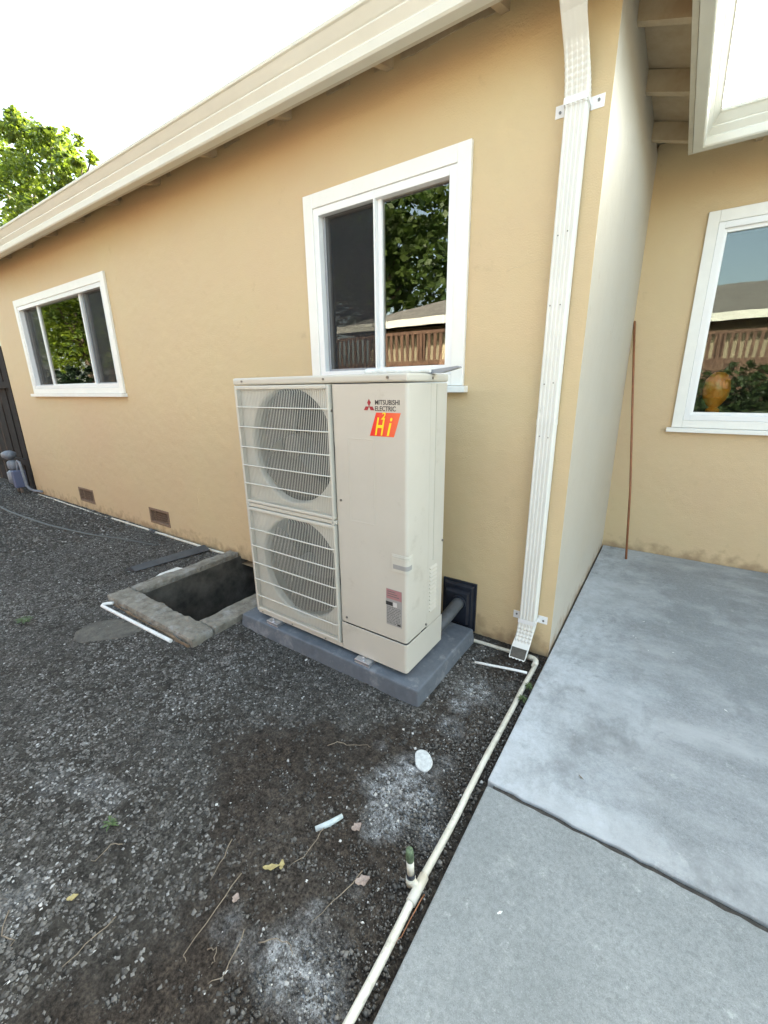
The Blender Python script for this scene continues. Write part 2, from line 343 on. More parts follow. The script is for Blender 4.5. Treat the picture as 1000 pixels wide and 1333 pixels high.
def solo(name, mb, m, label, cat, group=None, bevel=0, base=None):
    """a thing that is one mesh, its origin at its base"""
    V = np.array(mb.v); b = base or ((V[:, 0].min()+V[:, 0].max())/2, (V[:, 1].min()+V[:, 1].max())/2, V[:, 2].min())
    o = link(name, mb.mesh(name, m, off=b), bevel=bevel); o.location = b
    return tag(o, label, cat, group)
def each(name, mb, m, parent, local=False):
    """every closed piece collected in mb becomes a part of its own"""
    comp = list(range(len(mb.v)))
    def find(a):
        while comp[a] != a: a = comp[a]
        return a
    for f in mb.f:
        for q in f[1:]: comp[find(q)] = find(f[0])
    grp = {}
    for f, sm in zip(mb.f, mb.sm): grp.setdefault(find(f[0]), []).append((f, sm))
    for fs_ in grp.values():
        ids = sorted({i for f, _ in fs_ for i in f}); mp = {i: k for k, i in enumerate(ids)}; b = MB(); b.v = [mb.v[i] for i in ids]
        b.f = [tuple(mp[i] for i in f) for f, _ in fs_]; b.sm = [q for _, q in fs_]; part(name, b, m, parent, local=local)
def text_mb(txt, x0, x1, z0, z1, y, th=.0008, shear=0):
    cu = bpy.data.curves.new('t', 'FONT'); cu.body = txt; cu.extrude = .02; cu.offset = .012; cu.shear = shear
    cu.resolution_u = 3
    ob = bpy.data.objects.new('t', cu); COL.objects.link(ob); dg = bpy.context.evaluated_depsgraph_get(); dg.update()
    me = bpy.data.meshes.new_from_object(ob.evaluated_get(dg)); bpy.data.objects.remove(ob); bpy.data.curves.remove(cu)
    V = np.zeros(len(me.vertices)*3); me.vertices.foreach_get('co', V); V = V.reshape(-1, 3)
    mn, mx_ = V.min(0), V.max(0); mb = MB()
    W = [(x0+(v[0]-mn[0])/(mx_[0]-mn[0])*(x1-x0), y-(v[2]-mn[2])/(mx_[2]-mn[2])*th, z0+(v[1]-mn[1])/(mx_[1]-mn[1])*(z1-z0)) for v in V]
    mb.add(W, [tuple(p.vertices) for p in me.polygons]); bpy.data.meshes.remove(me); return mb
def prism(pts, d0, d1, axis='y'):
    """pts in the plane (x,z) extruded along y from d0 to d1"""
    n = len(pts); f = (lambda a, c, d: (a, d, c)) if axis == 'y' else ((lambda a, c, d: (a, c, d)) if axis == 'z' else (lambda a, c, d: (d, a, c)))
    v = [f(a, c, d0) for a, c in pts]+[f(a, c, d1) for a, c in pts]
    return MB().add(v, [tuple(range(n)), tuple(range(2*n-1, n-1, -1))]+[(i, (i+1) % n, n+(i+1) % n, n+i)[::-1] for i in range(n)])

def vnoise(x, y, scale, seed, octs=4):
    out = np.zeros_like(x); amp = 1.; tot = 0
    for o in range(octs):
        g = np.random.default_rng(seed+o).random((256, 256)); X = x*scale+17.3*o; Y = y*scale+9.1*o
        xi = np.floor(X).astype(int); yi = np.floor(Y).astype(int); fx = X-xi; fy = Y-yi
        fx = fx*fx*(3-2*fx); fy = fy*fy*(3-2*fy); a = g[xi % 256, yi % 256]; b = g[(xi+1) % 256, yi % 256]; c = g[xi % 256, (yi+1) % 256]; d = g[(xi+1) % 256, (yi+1) % 256]
        out += amp*((a*(1-fx)+b*fx)*(1-fy)+(c*(1-fx)+d*fx)*fy); tot += amp; amp *= .5; scale *= 2.05
    return out/tot
def np_mesh(name, V, F, m, attrs=None, smooth=False):
    me = bpy.data.meshes.new(name); V = np.asarray(V, dtype=np.float32); F = np.asarray(F, dtype=np.int32); k = F.shape[1]
    me.vertices.add(len(V)); me.vertices.foreach_set('co', V.ravel()); me.loops.add(F.size); me.loops.foreach_set('vertex_index', F.ravel())
    me.polygons.add(len(F)); me.polygons.foreach_set('loop_start', np.arange(0, F.size, k, dtype=np.int32)); me.polygons.foreach_set('loop_total', np.full(len(F), k, dtype=np.int32))
    me.update(calc_edges=True)
    if smooth: me.polygons.foreach_set('use_smooth', np.ones(len(F), dtype=bool))
    for a, val in (attrs or {}).items():
        at = me.attributes.new(a, 'FLOAT', 'POINT'); at.data.foreach_set('value', np.asarray(val, dtype=np.float32))
    me.materials.append(m); me.validate(); return me

# ------------------------------------------------------------------ constants of the place (metres)
D = 1.913                      # the back wall's plane
PIT = (-2.555, -1.835, -.855, .5) # opening x0,x1,y0,y1
RIM = (-2.68, -1.68, -1.0, .0)
ZB = 2.726                     # underside of gutters
def blob(x, y, L):
    o = np.zeros_like(x)
    for cx, cy, r, s in L: o = np.maximum(o, s*np.clip(1.25-np.hypot(x-cx, y-cy)/r, 0, 1))
    return o
WHITE = [(-.279,-1.10,.10,1),(-.262,-1.02,.09,.9),(-.17,-1.09,.085,1),(-.235,-1.20,.09,1),(-.24,-1.27,.06,.8),(-.21,-.46,.10,.9),(-.24,-.60,.07,.8),(-.235,-.72,.09,.6),(-.16,-.93,.07,.5),
         (-.15,-1.66,.11,.9),(-.22,-1.66,.10,.9),(-.44,-1.69,.07,.45),(-.34,-1.70,.07,.35),(-.25,-1.55,.06,.6),(-.09,-1.17,.06,.8),(-.12,-.36,.06,.5),(-.1,-1.8,.1,.7),(-.42,-.97,.05,.4),(-.2,-1.43,.05,.35)]
GW = [(-1.10,-1.70,.12,.9),(-1.21,-1.72,.10,1),(-1.335,-1.78,.12,.9),(-.98,-1.99,.12,1),(-1.62,-1.70,.14,.5),(-1.45,-1.6,.12,.5),(-1.06,-1.98,.08,.8),(-1.9,-1.3,.2,.35),(-.98,-1.05,.15,.35),(-1.3,-1.25,.2,.3)]
def soilness(x, y):
    """1 where soil shows, 0 where gravel lies thick"""
    n = vnoise(x, y, 2.3, 5)*.5+vnoise(x, y, 9, 31)*.3
    # boundary running from (-.85,-2.05) over (-.8,-1.65), (-1.1,-1.3), (-1.0,-1.0) to (-.62,-.9)
    bx = np.interp(y, [-3.5, -2.1, -1.95, -1.75, -1.6, -1.35, -1.05, -.95, -.85, -.5, .2], [-.6, -.84, -.80, -.83, -.82, -1.12, -1.02, -.72, -.62, -.5, -.5])
    s = np.clip((x-bx-.10+(n-.4)*.75)/.22, 0, 1)
    return s

# ------------------------------------------------------------------ ground
def build_ground():
    xs = np.concatenate([np.arange(-9, -4, .06), np.arange(-4, -2.4, .025), np.arange(-2.4, .08, .0105), np.array([.08, .2])])
    ys = np.concatenate([np.arange(-3.2, -2.3, .04), np.arange(-2.3, -.6, .0105), np.arange(-.6, .12, .018), np.array([.12, .3, .5, .7])])
    X, Y = np.meshgrid(xs, ys, indexing='ij'); nx, ny = X.shape
    So = soilness(X, Y)
    Z = (vnoise(X, Y, 3, 2)-.5)*.022*np.clip((-Y)/.3, 0, 1)+(vnoise(X, Y, 14, 8)-.5)*.010+(vnoise(X, Y, 40, 14, 3)-.5)*.008*(1+So)
    Z += .006*np.clip(-X-.1, 0, .3)/.3
    Z = np.where(X > -.1, Z*.5-.004, Z)
    Z = Z*np.clip((X+9)/.5, 0, 1)*np.clip((Y+3.2)/.3, 0, 1)
    V = np.stack([X, Y, Z], -1).reshape(-1, 3)
    i, j = np.meshgrid(np.arange(nx-1), np.arange(ny-1), indexing='ij'); i = i.ravel(); j = j.ravel()
    cx = (xs[i]+xs[i+1])/2; cy = (ys[j]+ys[j+1])/2
    keep = ~((cx > PIT[0]-.04) & (cx < PIT[1]+.04) & (cy > PIT[2]-.04) & (cy < PIT[3]+.05)); i = i[keep]; j = j[keep]
    F = np.stack([i*ny+j, (i+1)*ny+j, (i+1)*ny+j+1, i*ny+j+1], -1)
    n9 = vnoise(X, Y, 12, 77)
    wh = np.clip(blob(X, Y, [(a, b, c*1.15, d) for a, b, c, d in WHITE])*2.0-.9*(1-n9)*1.2, 0, 1); wh = np.maximum(wh, np.clip(blob(X, Y, GW)-.5, 0, 1)*.7)
    br = np.clip(So*(.35+1.3*vnoise(X, Y, 3.2, 55)), 0, 1)
    dust = np.clip(vnoise(X, Y, 4, 90)*1.6-.55, 0, 1)*So
    me = np_mesh('ground', V, F, M['ground'], dict(white=wh.ravel(), brown=br.ravel(), dust=dust.ravel()), True)
    o = link('ground', me, kind='structure')
    # the far sheet round it
    x0, x1, y0, y1 = xs[0], xs[-1], ys[0], ys[-1]; E = 220
    far = MB()
    for a in ((-E, -E, E, y0), (-E, y1, E, E), (-E, y0, x0, y1), (x1, y0, E, y1)):
        far.add([(a[0], a[1], -.006), (a[2], a[1], -.006), (a[2], a[3], -.006), (a[0], a[3], -.006)], [(0, 1, 2, 3)])
    link('yard_soil', far.mesh('yard_soil', mat('yard_soil', (.16, .14, .11), .95, (.09, .08, .06), 1.5)), kind='structure')
build_ground()

def build_gravel():
    def sample(n, x0, x1, y0, y1, s0, s1, dens):
        x = RNG.uniform(x0, x1, n); y = RNG.uniform(y0, y1, n); so_ = soilness(x, y)
        p = dens(x, y, so_); k = RNG.random(n) < p; return x[k], y[k], RNG.uniform(s0, s1, n)[k]
    clump = lambda x, y: np.clip(vnoise(x, y, 5, 123)*1.9-.45, .12, 1)
    A = [sample(100000, -2.6, -.006, -2.3, -.02, .0033, .0085, lambda x, y, s: np.where(s > .5, .26*clump(x, y), 1-.6*s)),
         sample(9000, -1.5, -.006, -2.3, -.1, .0045, .0095, lambda x, y, s: np.where(s > .5, .42*clump(x, y), .35)),
         sample(64000, -1.6, -.006, -2.25, -.3, .0014, .0042, lambda x, y, s: .55+.3*s),
         sample(44000, -4.2, -2.6, -2.3, -.02, .005, .0095, lambda x, y, s: 1+0*x),
         sample(22000, -8.6, -4.2, -2.6, .0, .009, .016, lambda x, y, s: 1+0*x)]
    x = np.concatenate([a[0] for a in A]); y = np.concatenate([a[1] for a in A]); s = np.concatenate([a[2] for a in A])
    inr = (x > RIM[0]+.01) & (x < RIM[1]-.01) & (y > RIM[2]+.01); inp = (x > -1.62) & (x < -.41) & (y > -.70) & (y < -.08)
    k = ~(inr | inp); x, y, s = x[k], y[k], s[k]; n = len(x)
    z = (vnoise(x, y, 3, 2)-.5)*.022*np.clip(-y/.3, 0, 1)+(vnoise(x, y, 14, 8)-.5)*.010+.002+s*.25
    z = np.where(x > -.1, z*.5, z)
    c = np.array([(-1,-1,-1),(1,-1,-1),(1,1,-1),(-1,1,-1),(-1,-1,1),(1,-1,1),(1,1,1),(-1,1,1)], float)*.68
    P = c[None]*(1+RNG.uniform(-.42, .35, (n, 8, 3))); P[:, 4:, :2] *= RNG.uniform(.45, .95, (n, 1, 1))
    P *= np.stack([RNG.uniform(.75, 1.35, n), RNG.uniform(.7, 1.1, n), RNG.uniform(.45, .8, n)], -1)[:, None]*s[:, None, None]
    a = RNG.uniform(0, 6.28, n); ca, sa = np.cos(a)[:, None], np.sin(a)[:, None]; tl = RNG.uniform(-.5, .5, (n, 1))
    px = P[..., 0]*ca-P[..., 1]*sa; py = P[..., 0]*sa+P[..., 1]*ca; pz = P[..., 2]+px*tl*.5
    print('STONES', n)
    V = np.stack([px+x[:, None], py+y[:, None], pz+z[:, None]], -1).reshape(-1, 3)
    q = np.array([(0,3,2,1),(4,5,6,7),(0,1,5,4),(1,2,6,5),(2,3,7,6),(3,0,4,7)]); F = (q[None]+8*np.arange(n)[:, None, None]).reshape(-1, 4)
    gw = blob(x, y, GW); so_ = soilness(x, y)
    t = RNG.beta(2.0, 3.2, n)*.95; t = np.clip(t+gw*.22+(vnoise(x, y, 2, 300)-.5)*.25, 0, .90)
    t = np.where(so_ > .5, t*.85, t); br = RNG.random(n) < np.where(so_ > .5, .025, .012)+gw*.05; t[br] = RNG.uniform(.9, .99, br.sum())
    t = np.where(blob(x, y, WHITE)*RNG.random(n) > .55, RNG.uniform(.8, .97, n), t)
    me = np_mesh('gravel', V, F, M['stone'], dict(tint=np.repeat(t, 8)))
    o = link('gravel', me, kind='stuff')
    tag(o, 'loose dark grey crushed gravel scattered over the soil', 'gravel')
build_gravel()

# ------------------------------------------------------------------ patio slabs
def build_patio():
    def slab(name, pts, m, z=.03, jag=None):
        mb = prism(pts, z-.14, z, 'z'); mb.f = [f[::-1] for f in mb.f]
        return link(name, mb.mesh(name, m), bevel=.006, kind='structure')
    def jag(x0, x1, y, a, sd, n=220):
        xs = np.linspace(x0, x1, n); return [(float(q), float(y-.012*(q)/3+(r-.5)*a)) for q, r in zip(xs, vnoise(xs, xs*0+sd, 32, sd, 3))]
    top = jag(.006, 7, -.913, .016, 3); bot = jag(.012, 7, -.931, .014, 9)
    slab('patio_slab', [(.008, -.001)]+top+[(7, D-.012), (.012, D-.012)][:], M['patio_far'])
    slab('patio_slab', [(.02, -6.5)]+[(7, -6.5)]+bot[::-1], M['patio_near'])
    # earth in the joint
    g = MB(); g.box((.03, -1.0, -.1), (7, -.86, .019)); link('joint_soil', g.mesh('joint_soil', mat('joint_dirt', (.030, .026, .021), .95, (.07, .06, .05), 60, bump=.8, bscale=120, bdist=.004)), kind='structure')
build_patio()

# ------------------------------------------------------------------ the house
house = empty('house', (-3.5, 2, 0), 'tan stucco house with cream gutters and white trimmed windows', 'house')
WT = 2.93
def wall_holes(x0, x1, z0, z1, holes, f, depth=.12):
    """front face at d=0 with rectangular holes and their reveals; f(u,d,z)->world"""
    us = sorted({x0, x1, *[h[0] for h in holes], *[h[1] for h in holes]}); zs = sorted({z0, z1, *[h[2] for h in holes], *[h[3] for h in holes]})
    mb = MB()
    for i in range(len(us)-1):
        for j in range(len(zs)-1):
            cu, cz = (us[i]+us[i+1])/2, (zs[j]+zs[j+1])/2
            if any(h[0] < cu < h[1] and h[2] < cz < h[3] for h in holes): continue
            for d in (0, depth):
                mb.add([f(us[i], d, zs[j]), f(us[i+1], d, zs[j]), f(us[i+1], d, zs[j+1]), f(us[i], d, zs[j+1])], [(0, 1, 2, 3) if d == 0 else (3, 2, 1, 0)])
    for a, b, c, d in holes:
        for p, q in (((a, c), (b, c)), ((b, c), (b, d)), ((b, d), (a, d)), ((a, d), (a, c))):
            mb.add([f(p[0], 0, p[1]), f(q[0], 0, q[1]), f(q[0], depth, q[1]), f(p[0], depth, p[1])], [(0, 1, 2, 3)])
    return mb
MW = (-1.573, -.546, 1.40, 2.439); LW = (-6.252, -4.015, 1.372, 2.413); RW = (.359, 1.95, 1.075, 2.509)
V1 = (-5.60, -5.23, .105, .255); V2 = (-3.955, -3.615, .098, .238)
ins = lambda h, e=.05: (h[0]+e, h[1]-e, h[2]+e, h[3]-e)
fm = lambda u, d, z: (u, d, z); fb = lambda u, d, z: (u, D+d, z); fs = lambda u, d, z: (-d, u, z)
front = wall_holes(-7.07, 0, -.05, WT, [ins(MW), ins(LW), V1, V2, (PIT[0], PIT[1], -.05, .0)], fm)
part('wall', front, M['stucco'], house, label='tan wall behind the heat pump with two white windows')
part('wall', wall_holes(0.0, D, -.05, WT, [], lambda u, d, z: (-d, u, z)), M['stucco_skylit'], house, label='short side wall beside the patio, tan stucco with sky light painted into its colour')
part('wall', wall_holes(0.0, 8, -.05, 2.99, [ins(RW)], fb), M['stucco'], house, label='tan wall at the far end of the patio')
part('wall', MB().box((-7.07, .12, -.05), (-6.95, 9.3, WT)).box((-6.95, 9.18, -.05), (7.88, 9.3, WT)).box((7.88, D+.12, -.05), (8, 9.3, WT)).box((-1.2, 2.04, 2.8), (8, 2.10, 3.03)), M['stucco'], house)
# dark rooms behind the glass
part('room_wall', MB().box((-6.9, 1.6, 0), (-.13, 1.62, 2.9)).box((.1, 4.2, 0), (7.8, 4.22, 2.9)).box((-.13, .13, 0), (-.125, 4, 2.9)), M['room'], house)
part('ceiling', MB().box((-6.95, .12, 2.90), (-.12, 9.1, 2.92)).box((-.12, D+.12, 2.90), (7.85, 9.1, 2.92)), M['room'], house)
part('room_floor', MB().box((-6.95, .13, .25), (-.12, 9.1, .3)).box((-.12, D+.13, .25), (7.85, 9.1, .3)), M['dark'], house)
# hairline cracks in the stucco
for pts in ([(-.36, 1.893), (-.33, 1.905), (-.30, 1.903), (-.27, 1.915), (-.235, 1.914), (-.21, 1.922)], [(-3.1, .35), (-3.06, .42), (-3.07, .5), (-3.02, .56)]):
    part('crack', MB().tube([(a, -.0003, b) for a, b in pts], .0006, 5), M['soffit'], house, label='hairline crack in the stucco')
for V_ in (V1, V2):
    a, b, c, d = V_
    fr = MB()
    for q in ((a-.012, a+.012, c-.012, d+.012), (b-.012, b+.012, c-.012, d+.012), (a+.012, b-.012, c-.012, c+.010), (a+.012, b-.012, d-.010, d+.012)): fr.box((q[0], -.004, q[2]), (q[1], .03, q[3]))
    v = part('foundation_vent', fr, M['ventm'], house, label='rusty brown vent low in the wall, ' + ('the far one' if a < -5 else 'the near one'))
    part('mesh_backing', MB().box((a+.01, .05, c), (b-.01, .055, d)), M['dark'], v)
    sm = MB()
    for k in range(int((b-a)/.022)): x = a+.02+k*.022; sm.box((x, .010, c+.01), (x+.006, .014, d-.01))
    for k in range(5): z = c+.018+k*(d-c-.03)/4.5; sm.box((a+.01, .015, z), (b-.01, .019, z+.006))
    part('vent_screen', sm, M['ventm'], v, kind='stuff')

# windows ------------------------------------------------------------
def ring(mb, h, w_, y0, y1, f, wb=None, wt=None):
    a, b, c, d = h; wb = w_ if wb is None else wb; wt = w_ if wt is None else wt
    def bx(u0, u1, z0, z1):
        p = f(u0, y0, z0); q = f(u1, y1, z1); mb.box(tuple(min(s, t) for s, t in zip(p, q)), tuple(max(s, t) for s, t in zip(p, q)))
    bx(a, a+w_, c, d); bx(b-w_, b, c, d); bx(a+w_, b-w_, c, c+wb); bx(a+w_, b-w_, d-wt, d)
    return mb
def window(h, f, panes, label, sill=True, trim=.068, screens=(), gm_='glass'):
    a, b, c, d = h
    w_ = part('window', ring(MB(), h, trim, -.022, .0, f, wb=.055, wt=.072), M['trim'], house, bevel=.003, label=label)
    inn = (a+trim, b-trim, c+.055, d-.072)
    part('window_frame', ring(MB(), (inn[0]+.001, inn[1]-.001, inn[2]+.001, inn[3]-.001), .038, -.016, .08, f), M['vinyl'], w_, bevel=.002)
    if sill:
        p = f(a-.03, -.052, c-.034); q = f(b+.022, -.0, c-.002)
        part('sill', MB().box(tuple(map(min, p, q)), tuple(map(max, p, q))), M['trim'], w_, bevel=.003)
    for i, (u0, u1, z0, z1) in enumerate(panes):
        scr = i in screens; s = 0.024 if not scr else .022; dd = .020 if not scr else .044
        fr = ring(MB(), (u0-s, u1+s, z0-s, z1+s), s, dd-.012, dd+.012, f)
        part('sash', fr, M['vinyl'], w_, bevel=.0015)
        p = f(u0-.002, dd+.003, z0-.002); q = f(u1+.002, dd+.007, z1+.002)
        part('glass', MB().box(tuple(map(min, p, q)), tuple(map(max, p, q))), M[gm_], w_)
        if scr:
            part('screen_frame', ring(MB(), (u0-.012, u1+.012, z0-.012, z1+.012), .014, dd-.026, dd-.018, f), M['scrframe'], w_)
            p = f(u0, dd-.022, z0); q = f(u1, dd-.0212, z1)
            part('insect_screen', MB().box(tuple(map(min, p, q)), tuple(map(max, p, q))), M['screen'], w_)
    return w_
window(MW, fm, [(-1.447, -1.108, 1.505, 2.33), (-1.050, -.652, 1.505, 2.35)], 'tall white two-pane window above the heat pump', screens=(0,))
part('window_mullion', MB().box((-1.084, -.018, 1.457), (-1.075, .05, 2.366)), M['vinyl'], house)
window(LW, fm, [(-6.10, -5.72, 1.475, 2.31), (-5.665, -4.635, 1.475, 2.32), (-4.56, -4.150, 1.475, 2.31)], 'wide three-pane white window near the far end of the wall', screens=(0, 2))
window(RW, fb, [(.480, 1.825, 1.190, 2.375)], 'large white window facing the patio', trim=.066, gm_='glass_low')

# eaves: rafters, sheathing, fascia, gutter -------------------------
def rafter(x, y, dx, dy, z=2.80, inner=.35):
    """rafter tail whose lower edge passes z at 0.1 m out; runs from the fascia into the wall"""
    p0 = Vector((x+dx*.198, y+dy*.198, z-.03)); p1 = Vector((x-dx*inner, y-dy*inner, z+.45*.30)); s = Vector((-dy, dx, 0))*.019; mb = MB(); up = Vector((0, 0, .092))
    mb.add([p0-s, p0+s, p1+s, p1-s, p0-s+up, p0+s+up, p1+s+up, p1-s+up], [(0, 3, 2, 1), (4, 5, 6, 7), (0, 1, 5, 4), (1, 2, 6, 5), (2, 3, 7, 6), (3, 0, 4, 7)])
    return mb
for x in (-.433, -.985, -1.655, -2.33, -2.99, -3.60, -4.22, -4.80, -5.42, -6.05, -6.66): part('rafter', rafter(x, 0, 0, -1), M['soffit'], house)
for y in (-.16, .37, .90, 1.43): part('rafter', rafter(0, y, 1, 0), M['soffit'], house)
for k in range(12): part('rafter', rafter(.55+k*.61, 1.713, 0, -1, inner=.5), M['soffit'], house)
def roofz(x, y):
    s = 2.862+.33*(y+.2); n = 2.862+.33*(9.6-y); e = 2.862+.33*(.2-x); w2 = 2.862+.33*(y-1.513); e2 = 2.862+.33*(8.3-x); wl = 2.862+.33*(x+7.4)
    return np.minimum(np.minimum(np.maximum(np.minimum(s, e), w2), n), np.minimum(e2, wl))
def build_roof():
    xs = sorted(set([round(-7.4+.2*i, 3) for i in range(38)]+[.2]+[round(.2+.225*i, 3) for i in range(1, 37)])); ys = sorted(set([-.2]+[round(-.2+.1713*i, 4) for i in range(1, 10)]+[1.513]+[round(1.513+.2*i, 3) for i in range(1, 41)]+[9.6]))
    for nm, dz, m in (('sheathing', .0, M['soffit']), ('roof', .025, M['shingle'])):
        mb = MB(); idx = {}
        def vid(x, y):
            if (x, y) not in idx: idx[(x, y)] = len(mb.v); mb.v.append((x, y, float(roofz(x, y))+dz))
            return idx[(x, y)]
        for i in range(len(xs)-1):
            for j in range(len(ys)-1):
                if xs[i] >= .2 and ys[j] < 1.51: continue
                mb.f.append((vid(xs[i], ys[j]), vid(xs[i+1], ys[j]), vid(xs[i+1], ys[j+1]), vid(xs[i], ys[j+1]))); mb.sm.append(False)
        part(nm, mb, m, house)
build_roof()
def run(profile, ends=((-7.5,), (8.3,)), closed=True):
    """sweep (outward, z) profile along the three eaves with mitred corners"""
    mb = MB(); n = len(profile); vs = []
    for o, z in profile:
        vs += [(-7.45, -o, z), (o, -o, z), (o, D-.2-o, z), (8.3, D-.2-o, z)]
    fs = []
    for i in range(n if closed else n-1):
        j = (i+1) % n
        for k in range(3): fs.append((i*4+k, j*4+k, j*4+k+1, i*4+k+1)[::-1])
    return mb.add(vs, fs)
part('fascia', run([(.2, ZB+.008), (.2, 2.89), (.222, 2.885), (.222, ZB+.008)][::-1]), M['fascia'], house)
gp = [(.224, ZB+.002), (.272, ZB), (.279, ZB+.008), (.283, ZB+.042), (.279, ZB+.046), (.281, ZB+.051), (.300, ZB+.083), (.297, ZB+.088), (.302, ZB+.093), (.326, ZB+.128), (.334, ZB+.133), (.336, ZB+.146), (.331, ZB+.150), (.320, ZB+.148)]
inn_ = [(.320, ZB+.140), (.296, ZB+.098), (.272, ZB+.05), (.266, ZB+.006), (.229, ZB+.006), (.229, ZB+.146), (.224, ZB+.146)]
part('gutter', run(gp+inn_), M['gutter'], house, bevel=.0015, seg=1)
# upper wall trim where stucco meets rafters (rough edge)
rg = MB()
xs_ = np.linspace(-7, -.02, 140); nn = vnoise(xs_, xs_*0+3.3, 6, 41)
for i in range(len(xs_)-1):
    if -0.95 < xs_[i] < -.44 or nn[i] > .56:
        rg.box((xs_[i], -.007, 2.838+.02*nn[i]), (xs_[i+1]-.0004, -.0005, 2.862+.03*nn[i]))
part('stucco_edge', rg, M['soffit'], house, label='rough stucco edge under the rafters', kind='stuff')

# downspout -----------------------------------------------------------
def build_spout():
    W_, Dp = .080, .058
    prof = [(-W_/2, -Dp/2), (-W_/2, Dp/2-.006), (-W_/2+.004, Dp/2)]
    nr = 4
    for k in range(nr):
        a = -W_/2+.007+k*(W_-.014)/nr; b = (W_-.014)/nr
        prof += [(a+.08*b, Dp/2), (a+.25*b, Dp/2-.0028), (a+.60*b, Dp/2-.0028), (a+.78*b, Dp/2)]
    prof += [(W_/2-.004, Dp/2), (W_/2, Dp/2-.006)]
    for k in range(3):
        a = Dp/2-.012-k*.014; prof += [(W_/2, a), (W_/2-.003, a-.003), (W_/2-.003, a-.007), (W_/2, a-.010)]
    prof += [(W_/2, -Dp/2)]
    def sweep(path, scale, cap=False):
        """path of (x,y,z,angle); angle = tilt of the 'out' direction from -Y towards +Z"""
        mb = MB(); n = len(prof); vs = []
        for (x, y, z, an), s in zip(path, scale):
            out = Vector((0, -math.cos(an), math.sin(an)))
            for a, b in prof: vs.append(Vector((x+a*(s[0] if isinstance(s, tuple) else s), y, z))+out*(b*(s[1] if isinstance(s, tuple) else s)))
        k = len(path); mb.add(vs, [(i*n+j, i*n+(j+1) % n, (i+1)*n+(j+1) % n, (i+1)*n+j) for i in range(k-1) for j in range(n)]); return mb
    x = -.113; y = -.036
    ds = part('downspout', sweep([(x, y, .195, 0), (x, y, 1.2, 0), (x, y, 2.415, 0)], [1, 1, 1]), M['spout'], house, bevel=0, label='ribbed cream downspout beside the wall corner')
    part('sleeve', sweep([(x, y-.0005, 1.22, 0), (x, y-.0005, 1.245, 0)], [1.03, 1.03]), M['spout'], ds)
    # upper elbow: bends out from the wall to the gutter outlet
    pth = []; sc = []
    zc = 2.41
    for i in range(40):
        t = i/39; an = R(42)*min(1, max(0, (t-.08)/.42)) - (R(42)*max(0, (t-.72)/.28))
        pth.append([an]); sc.append((1.05+(.03 if (i % 2 and 3 < i < 18) else 0), 1.05+(.10 if (i % 2 and 3 < i < 18) else 0)))
    yy, zz = y-.001, zc; P = []
    for i in range(40):
        an = pth[i][0]; P.append((x-.02*(i/39), yy, zz, an)); yy -= math.sin(an)*.0088; zz += math.cos(an)*.0088
    part('elbow', sweep(P, sc), M['spout'], ds, label='crimped upper elbow under the gutter')
    yy, zz = y-.001, .215; P = []; sc = []
    for i in range(24):
        t = i/23; an = -R(48)*min(1, max(0, (t-.1)/.55)); P.append((x-.012*t, yy, zz, an)); sc.append((1.05, 1.05+(.15 if (i % 2 and 3 < i < 13) else 0)))
        yy += math.sin(an)*.0088; zz -= math.cos(an)*.0088
    P = [(a, b, max(c, .0), d) for a, b, c, d in P]
    eb = part('elbow', sweep(P, sc), M['spout'], ds, label='lower elbow kicking out over the ground')
    a = P[-1]; o = Vector((0, -math.cos(a[3]), math.sin(a[3])))
    ctr = Vector((a[0], a[1], a[2])); dn = Vector((0, math.sin(a[3]), -math.cos(a[3])))
    q = [ctr-dn*.004+Vector((s*.038, 0, 0))+o*t*.027 for s, t in ((-1, -1), (1, -1), (1, 1), (-1, 1))]
    part('outlet_opening', MB().add(q, [(0, 1, 2, 3)]), M['mud'], ds)
    for z, tl in ((2.428, .004), (.205, -.004)):
        b = MB(); h = .021
        b.box((x-.088, -.003, z-h+tl), (x-.042, -.0005, z+h+tl)); b.box((x+.042, -.003, z-h-tl), (x+.090, -.0005, z+h-tl))
        b.box((x-.0435, -.0665, z-.011), (x-.042, -.0005, z+.011)); b.box((x+.042, -.0665, z-.011), (x+.0435, -.0005, z+.011)); b.box((x-.0435, -.0680, z-.011), (x+.0435, -.0667, z+.011))
        st = part('strap', b, M['vinyl'], ds, label=('upper' if z > 1 else 'lower')+' white wall strap of the downspout')
    sc_ = MB()
    for sx in (-.070, .070):
        for z in (2.428, .205): sc_.cyl((x+sx, -.003, z), (0, -1, 0), .0052, .004, 8)
    for sx, z in ((-.02, 1.98), (.016, 1.99), (-.026, 1.72), (.015, 1.72), (-.02, 1.40), (.018, 1.405), (-.02, 1.17), (.018, 1.165)): sc_.cyl((x+sx, -.0655, z), (0, -1, 0), .0028, .0025, 7)
    each('screw', sc_, M['screw'], ds)
build_spout()

